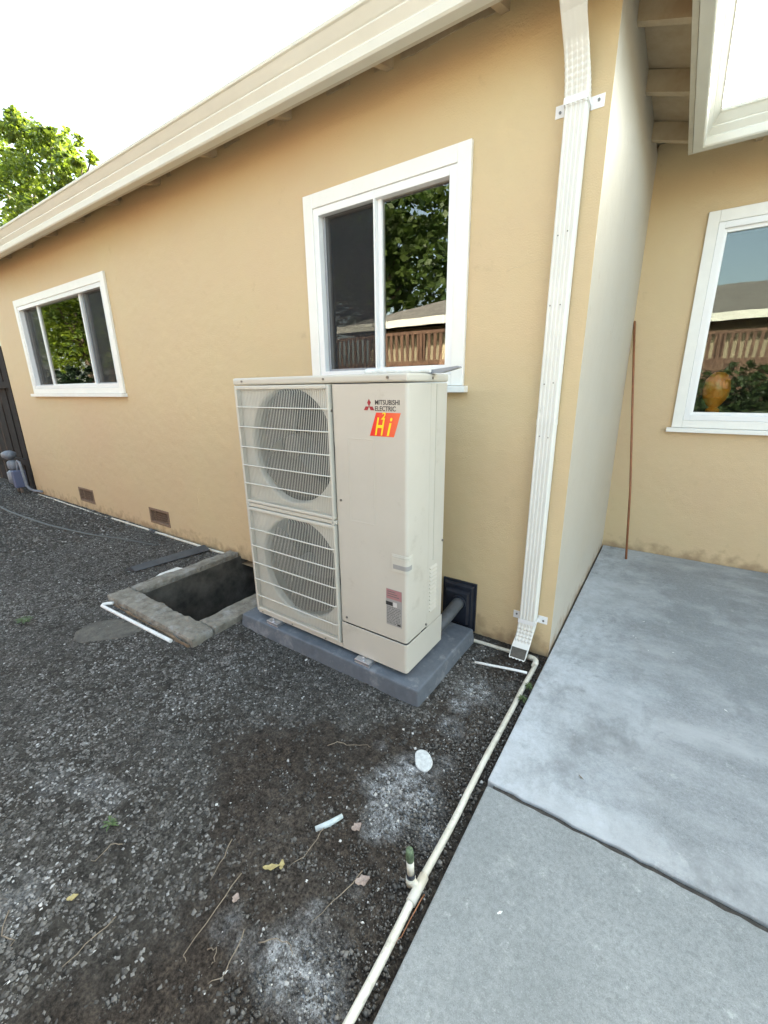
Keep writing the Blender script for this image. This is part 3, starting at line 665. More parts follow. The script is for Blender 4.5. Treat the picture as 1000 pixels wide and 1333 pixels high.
# ------------------------------------------------------------------ concrete access pit
pit = empty('access_pit', (-2.18, -.5, 0), 'open concrete crawlspace access pit in the gravel beside the heat pump', 'access pit')
def rough_box(a, b, n, amp, seed):
    """subdivided box with worn, uneven faces"""
    mb = MB(); a = np.array(a, float); b = np.array(b, float); L_ = b-a; ns = np.maximum(1, np.round(L_/n).astype(int)); ids = {}
    def P(i, j, k):
        if (i, j, k) not in ids:
            p = a+L_*np.array([i/ns[0], j/ns[1], k/ns[2]]); e = [0 if 0 < c < m_ else (-1 if c == 0 else 1) for c, m_ in zip((i, j, k), ns)]
            w1 = vnoise(np.array([p[0]*9+p[2]*5]), np.array([p[1]*9+seed]), 1., seed)[0]; w2 = vnoise(np.array([p[0]*40]), np.array([p[1]*40+p[2]*30]), 1., seed+9)[0]
            on = sum(abs(q) for q in e); d = (amp*(w1-.5)*1.6+amp*(w2-.5)*.9)-(.35*amp if on > 1 else 0)
            p = p+np.array(e)*d; ids[(i, j, k)] = len(mb.v); mb.v.append(tuple(float(q) for q in p))
        return ids[(i, j, k)]
    for ax in range(3):
        o = [q for q in range(3) if q != ax]
        for side in (0, ns[ax]):
            for i in range(ns[o[0]]):
                for j in range(ns[o[1]]):
                    c = []
                    for di, dj in ((0, 0), (1, 0), (1, 1), (0, 1)):
                        q = [0, 0, 0]; q[ax] = side; q[o[0]] = i+di; q[o[1]] = j+dj; c.append(P(*q))
                    fl = (side == 0) ^ (ax == 1); mb.f.append(tuple(c[::-1]) if fl else tuple(c)); mb.sm.append(False)
    return mb
x0, x1, y0, y1 = RIM; i0, i1, j0, _ = PIT
part('curb', rough_box((x0, y0, -.10), (x1, j0, .052), .02, .013, 3), M['curb'], pit, label='front curb of the pit, chipped concrete')
part('curb', rough_box((x0, j0+.003, -.15), (i0, -.004, .055), .02, .014, 13), M['curb'], pit, label='left curb of the pit with crumbly edges')
part('curb', rough_box((i1, j0+.003, -.15), (x1, -.004, .052), .02, .006, 23), M['curb'], pit, label='right curb of the pit beside the grey pad')
part('form_board', rough_box((x0+.02, y0-.018, -.05), (x1-.02, y0-.004, .022), .025, .008, 33), M['formboard'], pit)
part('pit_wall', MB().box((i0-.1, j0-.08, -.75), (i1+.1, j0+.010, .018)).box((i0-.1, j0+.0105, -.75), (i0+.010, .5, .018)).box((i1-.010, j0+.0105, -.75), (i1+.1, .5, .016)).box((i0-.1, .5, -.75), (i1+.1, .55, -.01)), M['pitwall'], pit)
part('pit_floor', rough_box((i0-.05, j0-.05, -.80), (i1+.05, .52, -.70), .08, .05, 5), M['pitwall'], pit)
part('fallen_lath', MB().tube([(-2.45, -.72, -.60), (-1.9, -.35, -.5)], .012, 6).tube([(-2.5, -.5, -.66), (-1.88, -.2, -.52)], .010, 6), M['formboard'], pit)
fl = [(-2.53+.015*i, (.012*math.sin(i*2.1)+.006*math.sin(i*5.3))) for i in range(46)]
part('broken_sill', prism([(p[0], .058+abs(p[1])*.6) for p in fl]+[(-1.86, .0), (-2.53, .0)], -.006, -.0015), M['curb'], pit) if False else None

# ------------------------------------------------------------------ equipment pad
arot = -.0124
pad = solo('equipment_pad', (lambda: MB().add([(-.06,-.06,0),(1.19,-.06,0),(1.19,.575,0),(-.06,.575,0),(-.05,-.05,.089),(1.18,-.05,.089),(1.18,.565,.089),(-.05,.565,.089)], [(0,3,2,1),(4,5,6,7),(0,1,5,4),(1,2,6,5),(2,3,7,6),(3,0,4,7)]))(), M['pad'],
           'blue-grey composite pad lying under the heat pump', 'equipment pad', bevel=.008, base=(0, 0, 0))
UX, UY = -.4872-1.05*math.cos(arot), -.6591-1.05*math.sin(arot)
PO = Vector((UX-.04, UY, 0)); pad.location = PO; pad.rotation_euler = (0, 0, arot)

# ------------------------------------------------------------------ the outdoor heat pump unit (local: x right, y back, z up from its feet)
ac = empty('heat_pump_unit', (UX, UY, .110), 'beige twin-fan outdoor heat pump standing on a grey pad by the wall', 'heat pump', rz=arot)
W_, DP, HH = 1.05, .337, 1.338
def A(name, mb, m, parent=ac, **k): return part(name, mb, m, parent, local=True, **k)
C1, C2, RF = (.372, 1.010), (.372, .362), .283
# carcass: back, left side, base, and the right side panel with rounded corner
A('rear_panel', MB().box((.006, DP-.004, .02), (W_-.004, DP, 1.30)), M['casing'])
A('left_panel', MB().box((.0, .006, .012), (.004, DP-.004, 1.302)), M['casing'])
A('base_pan', MB().box((.002, .004, .0), (W_-.006, DP-.002, .012)), M['casing'])
A('partition', MB().box((.668, .03, .012), (.672, DP-.004, 1.30)), M['coil'])
A('coil', MB().box((.006, DP-.05, .02), (.668, DP-.006, 1.298)), M['coil'])
def bell_panel():
    """front sheet with two fan openings and their flared bellmouths"""
    mb = MB(); x0, x1 = .004, .662; n = 64
    for (cx, cz), (z0, z1) in ((C1, (.688, 1.302)), (C2, (.012, .688))):
        ri = RF; sq = []; ci = []
        for k in range(n):
            a = 2*math.pi*(k+.5)/n; c, s_ = math.cos(a), math.sin(a)
            t = min((x1-cx)/c if c > 1e-6 else ((x0-cx)/c if c < -1e-6 else 9), (z1-cz)/s_ if s_ > 1e-6 else ((z0-cz)/s_ if s_ < -1e-6 else 9))
            sq.append((cx+c*t, .012, cz+s_*t)); ci.append((c, s_))
        # snap corners so that the sheet stays rectangular
        for (qx, qz) in ((x0, z0), (x1, z0), (x0, z1), (x1, z1)):
            b = min(range(n), key=lambda k: (sq[k][0]-qx)**2+(sq[k][2]-qz)**2); sq[b] = (qx, .012, qz)
        rings = [sq]
        lim = .006
        for r_, y_ in ((ri+.014, .012), (ri+.004, .013), (ri-.002, .018), (ri-.005, .028), (ri-.006, .050)):
            rings.append([(min(max(cx+c*r_, x0+.001), x1-.001), y_, min(max(cz+s_*r_, z0+.001), z1-.001)) for c, s_ in ci])
        for a_, b_ in zip(rings, rings[1:]):
            mb.add(a_+b_, [(i, (i+1) % n, n+(i+1) % n, n+i) for i in range(n)], True)
    return mb
A('fan_shroud', bell_panel(), M['casing_edge'])
def blade_mesh(hub=.062, tip=.266):
    """one broad sickle blade, base pitched"""
    vs = []; nr, na = 9, 8; th = .004
    for sgn in (0, 1):
        for i in range(nr):
            r_ = hub+(tip-hub)*i/(nr-1); f = i/(nr-1)
            for j in range(na):
                g = j/(na-1)-.5; an = g*(R(92)+R(8)*f)+R(26)*f*f
                if i == nr-1: an *= .97
                y = .062+g*(.085-.025*f)+.012*math.cos(g*3.1)
                vs.append((r_*math.cos(an), y+sgn*th, r_*math.sin(an)))
    fs = []; o = nr*na
    for i in range(nr-1):
        for j in range(na-1):
            a = i*na+j; fs += [(a, a+1, a+na+1, a+na), (o+a, o+a+na, o+a+na+1, o+a+1)]
    mb = MB().add(vs, fs, True); return mb
bm_ = None
for q, (cx, cz) in enumerate((C1, C2)):
    fan = A('fan', MB().cyl((cx, .025, cz), (0, 1, 0), .058, .08, 28, .066), M['fanhub'], bevel=.006, label=('upper' if q == 0 else 'lower')+' grey fan behind the grille')
    for k in range(3):
        mb = blade_mesh(); an = R(118+120*k+37*q); mb.xform(Matrix.Translation((cx, 0, cz)) @ Matrix.Rotation(-an, 4, 'Y'))
        A('blade', mb, M['fan'], fan)
    if 0: A('motor_mount', MB().box((cx-.03, .14, (.70 if q == 0 else .02)), (cx-.015, .155, (1.29 if q == 0 else .68))).box((cx+.015, .14, (.70 if q == 0 else .02)), (cx+.03, .155, (1.29 if q == 0 else .68))), M['coil'], fan)
# grilles: frame, five horizontal rails, fine vertical wires
for q, (z0, z1, rz) in enumerate(((.690, 1.300, (1.197, 1.098, .995, .898, .800)), (.030, .662, (.540, .440, .338, .234, .131)))):
    fr = MB(); x0, x1 = .018, .658
    for b in ((x0, x0+.014, z0, z1), (x1-.014, x1, z0, z1), (x0+.014, x1-.014, z0, z0+.016), (x0+.014, x1-.014, z1-.018, z1)): fr.box((b[0], -.016, b[2]), (b[1], .010, b[3]))
    g = A('grille', fr, M['casing_edge'], bevel=.004, label=('upper' if q == 0 else 'lower')+' wire fan grille with five rails')
    for z in rz: A('grille_rail', MB().tube([(x0+.006, -.012, z), (x0+.02, -.021, z), (x1-.02, -.021, z), (x1-.006, -.012, z)], .0032, 6), M['wire'], g)
    wv = MB(); n = 56
    for k in range(n):
        x = x0+.018+k*(x1-x0-.036)/(n-1); wv.tube([(x, -.008, z0+.012), (x, -.0165, z0+.03), (x, -.0165, z1-.03), (x, -.008, z1-.012)], .0016, 4, cap=False)
    A('grille_wires', wv, M['wire'], g, kind='stuff')
    bs = MB()
    for x in (.030, .648):
        for z in (z0-.008 if q == 0 else z1+.010,): bs.cyl((x, -.006, z), (0, -1, 0), .009, .010, 12)
    each('grille_boss', bs, M['casing_edge'], g, True)
A('divider_rail', MB().box((.006, -.010, .666), (.664, .011, .686)), M['casing_edge'], bevel=.004)
A('edge_strip', MB().box((.0, -.004, .012), (.014, .006, 1.302)), M['casing'], bevel=.002)
# service panel wrapping the front right corner
def wrap(x0, z0, z1, y, ye, rc=.016, out=0., n=7):
    pts = [(x0, y)]+[(W_+out-rc+rc*math.sin(a), y+rc-rc*math.cos(a)) for a in [math.pi/2*k/(n-1) for k in range(n)]]+[(W_+out, ye)]
    inner = [(a-.003 if i > n//2 else a, b+.003 if i <= n//2+1 else b) for i, (a, b) in enumerate(pts)][::-1]
    mb = prism(pts+inner, z0, z1, 'z'); return mb
A('service_panel', wrap(.668, .158, 1.300, 0, .186), M['casing'], bevel=.0012, seg=1)
A('side_panel', MB().box((W_-.005, .1885, .020), (W_-.0015, DP, 1.300)), M['casing'], bevel=.001, seg=1)
A('lower_cover', wrap(.668, .002, .154, -.005, DP+.002, .018, .004), M['casing'], bevel=.0015, seg=1)
A('lower_skirt', MB().box((.014, -.004, .002), (.664, .006, .026)), M['casing'], bevel=.002)
A('top_cover', MB().box((-.004, -.006, 1.304), (W_+.003, DP+.004, HH)), M['casing'], bevel=.010, seg=3)
tr = MB()
for b in ((.745, .885, 1.073, 1.077), (.745, .885, .700, .704), (.745, .749, .704, 1.073), (.881, .885, .704, 1.073)): tr.box((b[0], -.0012, b[2]), (b[1], .0005, b[3]))
A('embossed_edge', tr, M['casing'], bevel=.0006, seg=1)
# carrying handle moulded round the corner
hd = A('handle', wrap(.972, .506, .588, -.0035, .045, .018, .0035), M['casing_edge'], bevel=.003)
A('handle_recess', wrap(.980, .520, .541, -.0045, .034, .018, .0045), M['lab_grey'], hd)
for z in (.566, .577): A('handle_ridge', wrap(.977, z, z+.004, -.0055, .036, .018, .0055), M['casing_edge'], hd)
# louvres pressed into the side
lv = MB()
for k in range(12):
    z = .225+k*.0205
    v = [(W_-.002, .205, z), (W_-.002, .275, z), (W_+.006, .272, z+.003), (W_+.006, .208, z+.003), (W_-.002, .275, z+.013), (W_-.002, .205, z+.013)]
    A('louvre', MB().add(v, [(0, 1, 2, 3), (3, 2, 4, 5), (0, 3, 5), (1, 4, 2)]), M['casing'])
A('side_fold', MB().box((W_-.0015, .236, .49), (W_+.0012, .239, 1.298)), M['casing'])
sc = MB()
for x, z in ((.693, .79), (.700, .186), (.700, .03), (.66, 1.19)): sc.cyl((x, -.0005, z), (0, -1, 0), .0055, .004, 10)
for x in (.072, .625, .961): sc.cyl((x, -.006, 1.322), (0, -1, 0), .0055, .004, 10)
for y, z in ((.174, .175), (.325, .565), (.19, 1.32)): sc.cyl((W_, y, z), (1, 0, 0), .0055, .006, 10)
for x in (.05, .30, .55): sc.cyl((x, -.0055, .014), (0, -1, 0), .004, .003, 8)
each('screw', sc, M['screw'], ac, True)
# feet brackets and hold-down bolts
for x in (.165, .815):
    f = A('foot_bracket', MB().box((x-.045, -.040, -.014), (x+.045, .40, -.002)).box((x-.045, -.040, -.022), (x+.045, .38, -.016)), M['bracket'], bevel=.002)
    A('anchor_bolt', MB().cyl((x, -.025, -.002), (0, 0, 1), .010, .006, 12).cyl((x, -.025, .004), (0, 0, 1), .005, .012, 10), M['bracket'], f)
# badge, sticker, rating label
def dia(cx, cz, an, L=.0275, w=.0115):
    pts = []
    for r_, t in ((0, 0), (L/2, w), (L, 0), (L/2, -w)):
        pts.append((cx+r_*math.cos(an)-t*math.sin(an), cz+r_*math.sin(an)+t*math.cos(an)))
    return prism(pts, -.0016, .0, 'y')
lg = MB()
for an in (90, 210, 330):
    d_ = dia(.8645, 1.2105, R(an), .030, .0088); lg.add(d_.v, d_.f)
bd = A('badge', lg, M['logo_red'])
A('lettering', text_mb('MITSUBISHI', .895, 1.013, 1.2175, 1.237, -.0002), M['logo_ink'], bd)
A('lettering', text_mb('ELECTRIC', .895, .995, 1.193, 1.2125, -.0002), M['logo_ink'], bd)
st = A('sticker', prism([(.866, 1.092), (.986, 1.092), (1.018, 1.187), (.900, 1.187)], -.0013, 0), M['sticker'], label='red and orange sticker below the maker badge')
A('lettering', text_mb('H', .893, .944, 1.096, 1.168, -.0014, .0008, .35), M['yel'], st)
A('lettering', text_mb('2', .925, .948, 1.160, 1.189, -.0023, .0008, .3), M['yel'], st)
A('lettering', text_mb('i', .952, .980, 1.096, 1.168, -.0014, .0008, .35), M['yel'], st)
rl = A('rating_label', MB().box((.940, -.0010, .232), (1.024, .0004, .414)), M['lab_grey'])
A('label_header', MB().box((.941, -.0016, .365), (1.023, -.0011, .413)), M['lab_pink'], rl)
lb = MB().box((.938, -.0018, .332), (.975, -.0012, .350)); A('label_box', lb, M['ink'], rl)
A('label_box', MB().box((.978, -.0018, .330), (.998, -.0012, .352)), M['lab_white'], rl)
ln = MB()
for k in range(11):
    z = .322-k*.0080
    x = .944
    while x < 1.014:
        L_ = random.uniform(.004, .016); ln.box((x, -.0017, z), (min(x+L_, 1.018), -.0012, z+.0028)); x += L_+random.uniform(.002, .007)
for k in range(3):
    ln.box((.947, -.0021, .400-k*.011), (.99+.01*k, -.0017, .4035-k*.011))
A('label_print', ln, M['inkgrey'], rl, kind='stuff')
A('label_box', MB().box((1.0, -.0018, .238), (1.018, -.0012, .247)), M['ink'], rl)

# things lying on top of the unit
zt = .110+HH+.001
solo('plastic_tube', MB().tube([(-.800, -.50, zt+.012), (-.79, -.50, zt+.014), (-.62, -.497, zt+.013), (-.48, -.494, zt+.012)], [.012, .013, .0125, .011], 12), M['pvcclean'], 'white plastic tube lying on top of the heat pump', 'tube')
mt = MB().box((-.60, -.50, zt), (-.40, -.470, zt+.002)); mt.add([(-.62, -.49, zt+.001), (-.40, -.49, zt+.001), (-.385, -.48, zt+.020), (-.52, -.48, zt+.004)], [(0, 1, 2, 3)]); mt.add([(-.62, -.485, zt+.001), (-.40, -.485, zt+.001), (-.385, -.475, zt+.020), (-.52, -.475, zt+.004)], [(3, 2, 1, 0)])
solo('metal_offcut', prism([(-.62, zt), (-.44, zt), (-.365, zt+.018), (-.37, zt+.024), (-.50, zt+.012)], -.476, -.440), M['scrframe'], 'thin grey wedge of metal lying behind the white tube', 'offcut')

# line set cover on the wall and its pipe
lc = empty('line_set_cover', (-.516, 0, .03), 'black stepped line-set cover on the wall with insulated pipe', 'pipe cover')
cv = MB(); a0, a1, b0, b1 = -.622, -.414, .016, .318
fr_ = [((a0, a1, b0, b1), -.0, -.014), ((a0+.022, a1-.022, b0+.030, b1-.022), -.014, -.034), ((a0+.040, a1-.040, b0+.055, b1-.055), -.034, -.058)]
flg = part('flange', MB().box((a0, -.014, b0), (a1, -.0005, b1)), M['blackpl'], lc, bevel=.003)
for (q, y0_, y1_) in fr_[1:]:
    e = .009; part('stepped_hood', MB().add([(q[0]-e, y0_, q[2]-e), (q[1]+e, y0_, q[2]-e), (q[1]+e, y0_, q[3]+e), (q[0]-e, y0_, q[3]+e), (q[0], y1_, q[2]), (q[1], y1_, q[2]), (q[1], y1_, q[3]), (q[0], y1_, q[3])], [(4, 5, 6, 7), (0, 1, 5, 4), (1, 2, 6, 5), (2, 3, 7, 6), (3, 0, 4, 7)]), M['blackpl'], lc, bevel=.003)
part('insulated_pipe', MB().tube([(-.50, -.05, .205), (-.50, -.09, .203), (-.505, -.16, .185), (-.515, -.24, .160), (-.53, -.315, .140), (-.56, -.36, .135)], .034, 18), M['conduit'], lc)
part('pipe_collar', MB().tube([(-.50, -.056, .205), (-.50, -.066, .2045)], .043, 20), M['blackpl'], lc)

# ------------------------------------------------------------------ pipes on the ground
def wob(p0, p1, n, a, seed, z=.017):
    t = np.linspace(0, 1, n); w1 = (vnoise(t*6, t*0+seed, 1, seed)-.5)*a; w2 = (vnoise(t*6, t*0+seed+5, 1, seed+3)-.5)*a
    d = Vector(p1)-Vector(p0); nrm = Vector((-d.y, d.x, 0)).normalized()
    return [tuple(Vector(p0)+d*float(q)+nrm*float(u)+Vector((0, 0, float(v)*.5))) for q, u, v in zip(t, w1, w2)]
ip = empty('irrigation_pipe', (-.04, -1.2, 0), 'weathered white pvc pipe running along the patio edge', 'pipe')
part('pipe_run', MB().tube(wob((-.030, -5.5, .009), (-.033, -2.40, .009), 14, .012, 3)+wob((-.033, -2.35, .009), (-.037, -1.375, .011), 14, .008, 2)+wob((-.038, -1.30, .012), (-.034, -.125, .012), 16, .010, 4), .0112, 14), M['pvc'], ip)
part('pipe_run', MB().tube(wob((-.075, -.084, .016), (-.50, -.090, .012), 10, .006, 6), .0098, 12), M['pvc'], ip)
part('pipe_elbow', MB().tube([(-.036, -.145, .018), (-.036, -.115, .018), (-.040, -.098, .018), (-.052, -.087, .018), (-.07, -.084, .018), (-.085, -.084, .018)], .0145, 14), M['pvc'], ip)
part('tee_fitting', MB().tube([(-.0375, -1.385, .012), (-.038, -1.305, .013)], .0142, 14).tube([(-.038, -1.342, .014), (-.062, -1.338, .018)], .0125, 12).tube([(-.064, -1.338, .004), (-.065, -1.337, .030)], .0145, 12), M['pvc'], ip)
sp_ = empty('sprinkler_riser', (-.065, -1.337, .03), 'short upright sprinkler riser with dull green cap on the pipe tee', 'sprinkler')
part('black_collar', MB().tube([(-.065, -1.337, .030), (-.066, -1.336, .042)], .0128, 14), M['blackpl'], sp_)
part('riser_tube', MB().tube([(-.066, -1.336, .042), (-.070, -1.333, .084)], .0108, 14), M['pvc'], sp_)
part('green_cap', MB().tube([(-.070, -1.333, .082), (-.071, -1.332, .092), (-.073, -1.331, .112), (-.074, -1.330, .122), (-.074, -1.330, .126)], [.0100, .0120, .0118, .0105, .006], 14), M['greencap'], sp_)
solo('thin_pvc_tube', MB().tube(wob((-.305, -.272, .012), (-.050, -.220, .020), 8, .004, 9), .0068, 10), M['pvcclean'], 'thin white tube lying beside the downspout outlet', 'tube')
wp = empty('wall_base_pipe', (-4.5, -.05, 0), 'long half-buried white pipe along the base of the wall', 'pipe')
part('pipe_run', MB().tube(wob((-6.9, -.045, .010), (-4.85, -.048, .003), 20, .02, 21), .009, 8), M['pvc'], wp)
part('pipe_run', MB().tube(wob((-4.75, -.045, .010), (-3.92, -.040, .012), 14, .01, 22), .0105, 10), M['pvc'], wp)
part('pipe_run', MB().tube(wob((-3.84, -.040, .012), (-2.72, -.036, .014), 14, .01, 24), .0115, 10), M['pvc'], wp)
part('coupling', MB().tube([(-3.93, -.040, .014), (-3.83, -.040, .014)], .020, 10).tube([(-3.88, -.04, .02), (-3.87, -.06, .04)], .012, 8), M['conduit'], wp)
bp_ = MB().tube([(-2.585, -1.005, .018), (-2.62, -1.03, .016), (-2.635, -1.05, .014), (-2.62, -1.062, .014), (-2.58, -1.062, .014), (-2.2, -1.052, .014), (-1.834, -1.040, .014)], .0115, 10)
solo('bent_pvc_tube', bp_, M['pvcclean'], 'bright white bent tube lying in front of the pit curb', 'tube')
solo('garden_hose', MB().tube([(-9.0, -1.0, .012), (-7.6, -.70, .012), (-6.9, -.60, .014), (-6.5, -.575, .014), (-6.1, -.585, .012), (-5.6, -.57, .012), (-5.1, -.548, .013), (-4.7, -.50, .012), (-4.29, -.438, .012), (-3.9, -.33, .012), (-3.45, -.236, .010)], .012, 8), M['hose'], 'thin grey hose snaking over the gravel towards the wall', 'hose')
hk = MB(); a_ = Vector((-3.06, -.665, .012)); b_ = Vector((-2.96, -.07, .020)); sd_ = Vector((.055, .01, 0))
hk.add([a_-sd_, a_+sd_, b_+sd_*1.2, b_-sd_*1.2, a_-sd_+Vector((0, 0, .004)), a_+sd_*.1+Vector((0, 0, .034)), b_+sd_*.1+Vector((0, 0, .044)), b_-sd_*1.2+Vector((0, 0, .004)), a_+sd_+Vector((0, 0, .004)), b_+sd_*1.2+Vector((0, 0, .004))], [(0, 3, 2, 1), (4, 5, 6, 7), (5, 8, 9, 6), (0, 4, 7, 3), (0, 1, 8, 5, 4), (3, 7, 6, 9, 2), (1, 2, 9, 8)])
solo('angle_flashing', hk, M['flash'], 'dark grey angle flashing lying on gravel left of the pit', 'flashing')
ps = MB(); rr = [(-2.71, -.70), (-2.655, -.70), (-2.645, -.60), (-2.665, -.49), (-2.70, -.43), (-2.775, -.44), (-2.76, -.50), (-2.735, -.60)]
ps = prism(rr, .028, .034, 'z'); ps.v = [(x, y, z+.012*math.sin(y*30)+.02*(x+2.75)) for x, y, z in ps.v]
solo('plastic_sheet', ps, M['pvcclean'], 'small crumpled white plastic sheet beside the left pit curb', 'plastic sheet')
mc = prism([(-2.45, -1.20), (-2.42, -1.30), (-2.33, -1.345), (-2.25, -1.33), (-2.19, -1.25), (-2.12, -1.18), (-2.09, -1.08), (-2.14, -1.03), (-2.23, -1.02), (-2.33, -1.06), (-2.40, -1.12)], -.01, .012, 'z')
solo('mud_crust', mc, M['mud'], 'flat grey crust of dried mud in front of the pit', 'mud crust', bevel=.008)

# leaning rod
solo('leaning_rod', MB().tube([(.213, 1.640, .031), (.16, 1.73, .6), (.08, 1.82, 1.25), (.006, 1.898, 1.86)], .0085, 8), M['stick'], 'thin orange-brown rod leaning in the patio corner', 'rod', base=(.213, 1.64, .03))
# orange vase behind the patio window
ov = empty('orange_vase', (.60, D+.125, 1.12), 'round orange vase on a small foot inside the patio window', 'vase')
prof = [(0, .0), (.045, .0), (.045, .02), (.028, .035), (.05, .06), (.078, .11), (.085, .17), (.075, .235), (.05, .275), (.03, .29), (0, .292)]
lt = MB(); n = 20
for (r0, z0), (r1, z1) in zip(prof, prof[1:]): lt.add([(.60+r*math.cos(6.2832*k/n), D+.135+r*math.sin(6.2832*k/n), 1.185+z) for r, z in ((max(r0, .001), z0), (max(r1, .001), z1)) for k in range(n)], [(k, (k+1) % n, n+(k+1) % n, n+k) for k in range(n)], True)
part('vase_body', lt, M['orange'], ov)
part('inner_shelf', MB().box((.40, D+.085, 1.15), (1.9, D+.40, 1.183)), M['room'], house)

# ------------------------------------------------------------------ litter
def leaf(cx, cy, L, W, an, z=.012, curl=.3):
    L *= .8; W *= .75
    v = []; n = 7
    for i in range(n):
        t = i/(n-1); w_ = W*math.sin(math.pi*(t*.86+.08))*(1+.25*math.sin(i*2.4)); x = (t-.5)*L
        for s in (-1, 0, 1): v.append((x, s*w_/2, curl*L*(t-.5)**2+(abs(s)*.12*W)))
    f = [(i*3+s, i*3+s+1, i*3+s+4, i*3+s+3) for i in range(n-1) for s in (0, 1)]
    c, s_ = math.cos(an), math.sin(an); return MB().add([(cx+x*c-y*s_, cy+x*s_+y*c, z+q) for x, y, q in v], f)
solo('fallen_leaf', leaf(-.292, -1.300, .045, .036, 1.2), M['leafpink'], 'small pinkish dry leaf below the white powder patch', 'leaf', 'dry leaves on the soil')
solo('fallen_leaf', leaf(-.182, -1.415, .055, .036, .9), M['leafpink'], 'larger pinkish-brown leaf left of the sprinkler riser', 'leaf', 'dry leaves on the soil')
solo('fallen_leaf', leaf(-.434, -1.538, .060, .022, .7), M['leafyel'], 'folded yellow leaf on the dark soil', 'leaf', 'dry leaves on the soil')
solo('fallen_leaf', leaf(-.412, -1.515, .035, .020, 2.2), M['leafyel'], 'small curled tan leaf touching the yellow one', 'leaf', 'dry leaves on the soil')
solo('fallen_leaf', leaf(-.455, -1.648, .03, .026, 2.0), M['leafpink'], 'pale dry leaf between two bent twigs', 'leaf', 'dry leaves on the soil')
solo('fallen_leaf', leaf(-.845, -1.905, .035, .022, 1.0), M['leafyel'], 'tan leaf on the gravel edge at the lower left', 'leaf', 'dry leaves on the soil')
fs_ = prism([(-.238+.036*math.cos(t)*(1+.07*math.sin(3*t+1))-.022*math.sin(t), -.948+.044*math.sin(t)*(1+.05*math.sin(2*t))+.006*math.cos(t)) for t in [2*math.pi*k/26 for k in range(26)]], .000, .011, 'z')
solo('flat_stone', fs_, M['rock'], 'oval white flat stone on the dark soil', 'stone', bevel=.005)
solo('pale_strip', MB().tube([(-.402, -1.378, .010), (-.375, -1.34, .013), (-.356, -1.296, .012)], [.009, .010, .008], 6), mat('pale_blue_scrap', (.55, .62, .62), .6, (.40, .46, .47), 50), 'short pale blue-white stick of scrap on the soil', 'scrap')
for pts, lab in (
    ([(-.59, -1.10), (-.565, -1.068), (-.53, -1.055), (-.464, -1.008), (-.44, -1.015)], 'forked pale twig below the grey pad'),
    ([(-.385, -1.344), (-.372, -1.40), (-.375, -1.46), (-.395, -1.51)], 'thin dark twig beside the pale scrap'),
    ([(-.495, -1.60), (-.478, -1.70), (-.462, -1.80), (-.450, -1.805)], 'long straight pale twig in the lower middle'),
    ([(-.379, -1.682), (-.352, -1.73), (-.345, -1.775), (-.365, -1.80)], 'curved twig between the long twig and the white patch'),
    ([(-.325, -1.681), (-.285, -1.650), (-.248, -1.634), (-.232, -1.650)], 'arched thin twig near the pale powder'),
    ([(-.692, -1.86), (-.690, -1.93), (-.695, -2.003), (-.71, -2.03)], 'straight twig at the lower left of the yard'),
    ([(-.879, -1.753), (-.905, -1.775), (-.900, -1.824), (-.93, -1.83)], 'hooked pale twig on the gravel'),
    ([(-.196, -1.395), (-.205, -1.46), (-.225, -1.52), (-.24, -1.57)], 'brown twig left of the sprinkler riser'),
    ([(-.018, -1.345), (-.016, -1.40), (-.022, -1.46), (-.032, -1.50)], 'reddish twig lying between the pipe and patio slab'),
    ([(-.60, -1.55), (-.575, -1.60), (-.557, -1.66)], 'short dark twig in the middle of the soil'),
    ([(-.96, -2.02), (-.90, -2.05), (-.86, -2.03), (-.85, -2.07), (-.88, -2.09), (-.91, -2.06)], 'curled pale root at the left edge'),
    ([(-.42, -1.76), (-.40, -1.75), (-.385, -1.765), (-.39, -1.785)], 'small curled twig end in the lower middle')):
    P = [(x, y, .012+.006*math.sin(i*1.7)) for i, (x, y) in enumerate(pts)]
    Q = []
    for a, b in zip(P, P[1:]):
        for t in (0, .33, .66): Q.append(tuple(Vector(a).lerp(Vector(b), t)+Vector((random.uniform(-.003, .003), random.uniform(-.003, .003), 0))))
    Q.append(P[-1]); r_ = .0017
    solo('twig', MB().tube(Q, [r_*(1-.5*i/len(Q)) for i in range(len(Q))], 6), M['stick'] if 'reddish' in lab else M['twig'], lab, 'twig', 'twigs lying on the soil')
def weed(cx, cy, r, n, lab, h=.03):
    mb = MB()
    for k in range(n):
        a = random.uniform(0, 6.28); L_ = r*random.uniform(.5, 1); l = leaf(0, 0, L_, L_*.3, a, curl=-.4); ox, oy = cx+math.cos(a)*L_*.5, cy+math.sin(a)*L_*.5; hz = random.uniform(.008, h)
        mb.add([(x+ox, y+oy, z+hz) for x, y, z in l.v], l.f)
    solo('weed', mb, M['weed'], lab, 'weed', 'small weeds')
weed(-.972, -1.747, .035, 20, 'small green weed in the gravel at the lower left')
weed(-2.81, -1.43, .06, 26, 'low green weed in the gravel left of the mud crust')
weed(-.012, -.32, .030, 40, 'green weeds growing in the gap beside the patio slab', .02)
weed(-.014, -.42, .028, 30, 'dark weeds in the patio gap, nearer the camera', .02)
ch = MB()
for x, y in ((.362, .415), (.375, .40), (.745, -.02), (.44, .30), (.30, .95), (.52, 1.0), (.40, .62), (.18, -1.28), (.73, -1.30), (.55, .35)):
    a = random.uniform(0, 3.1); d_ = random.uniform(.004, .009); l = leaf(x, y, d_*2.4, d_, a, .0305, .1); ch.add(l.v, l.f)
tag(link('paint_flakes', ch.mesh('paint_flakes', M['pvcclean']), kind='stuff'), 'tiny white flakes scattered on the patio', 'flakes')
lc2 = leaf(.285, -.72, .028, .008, -.6, .033, .3)
solo('dark_leaf', lc2, M['twig'], 'small dark curled leaf on the patio slab near the joint', 'leaf')

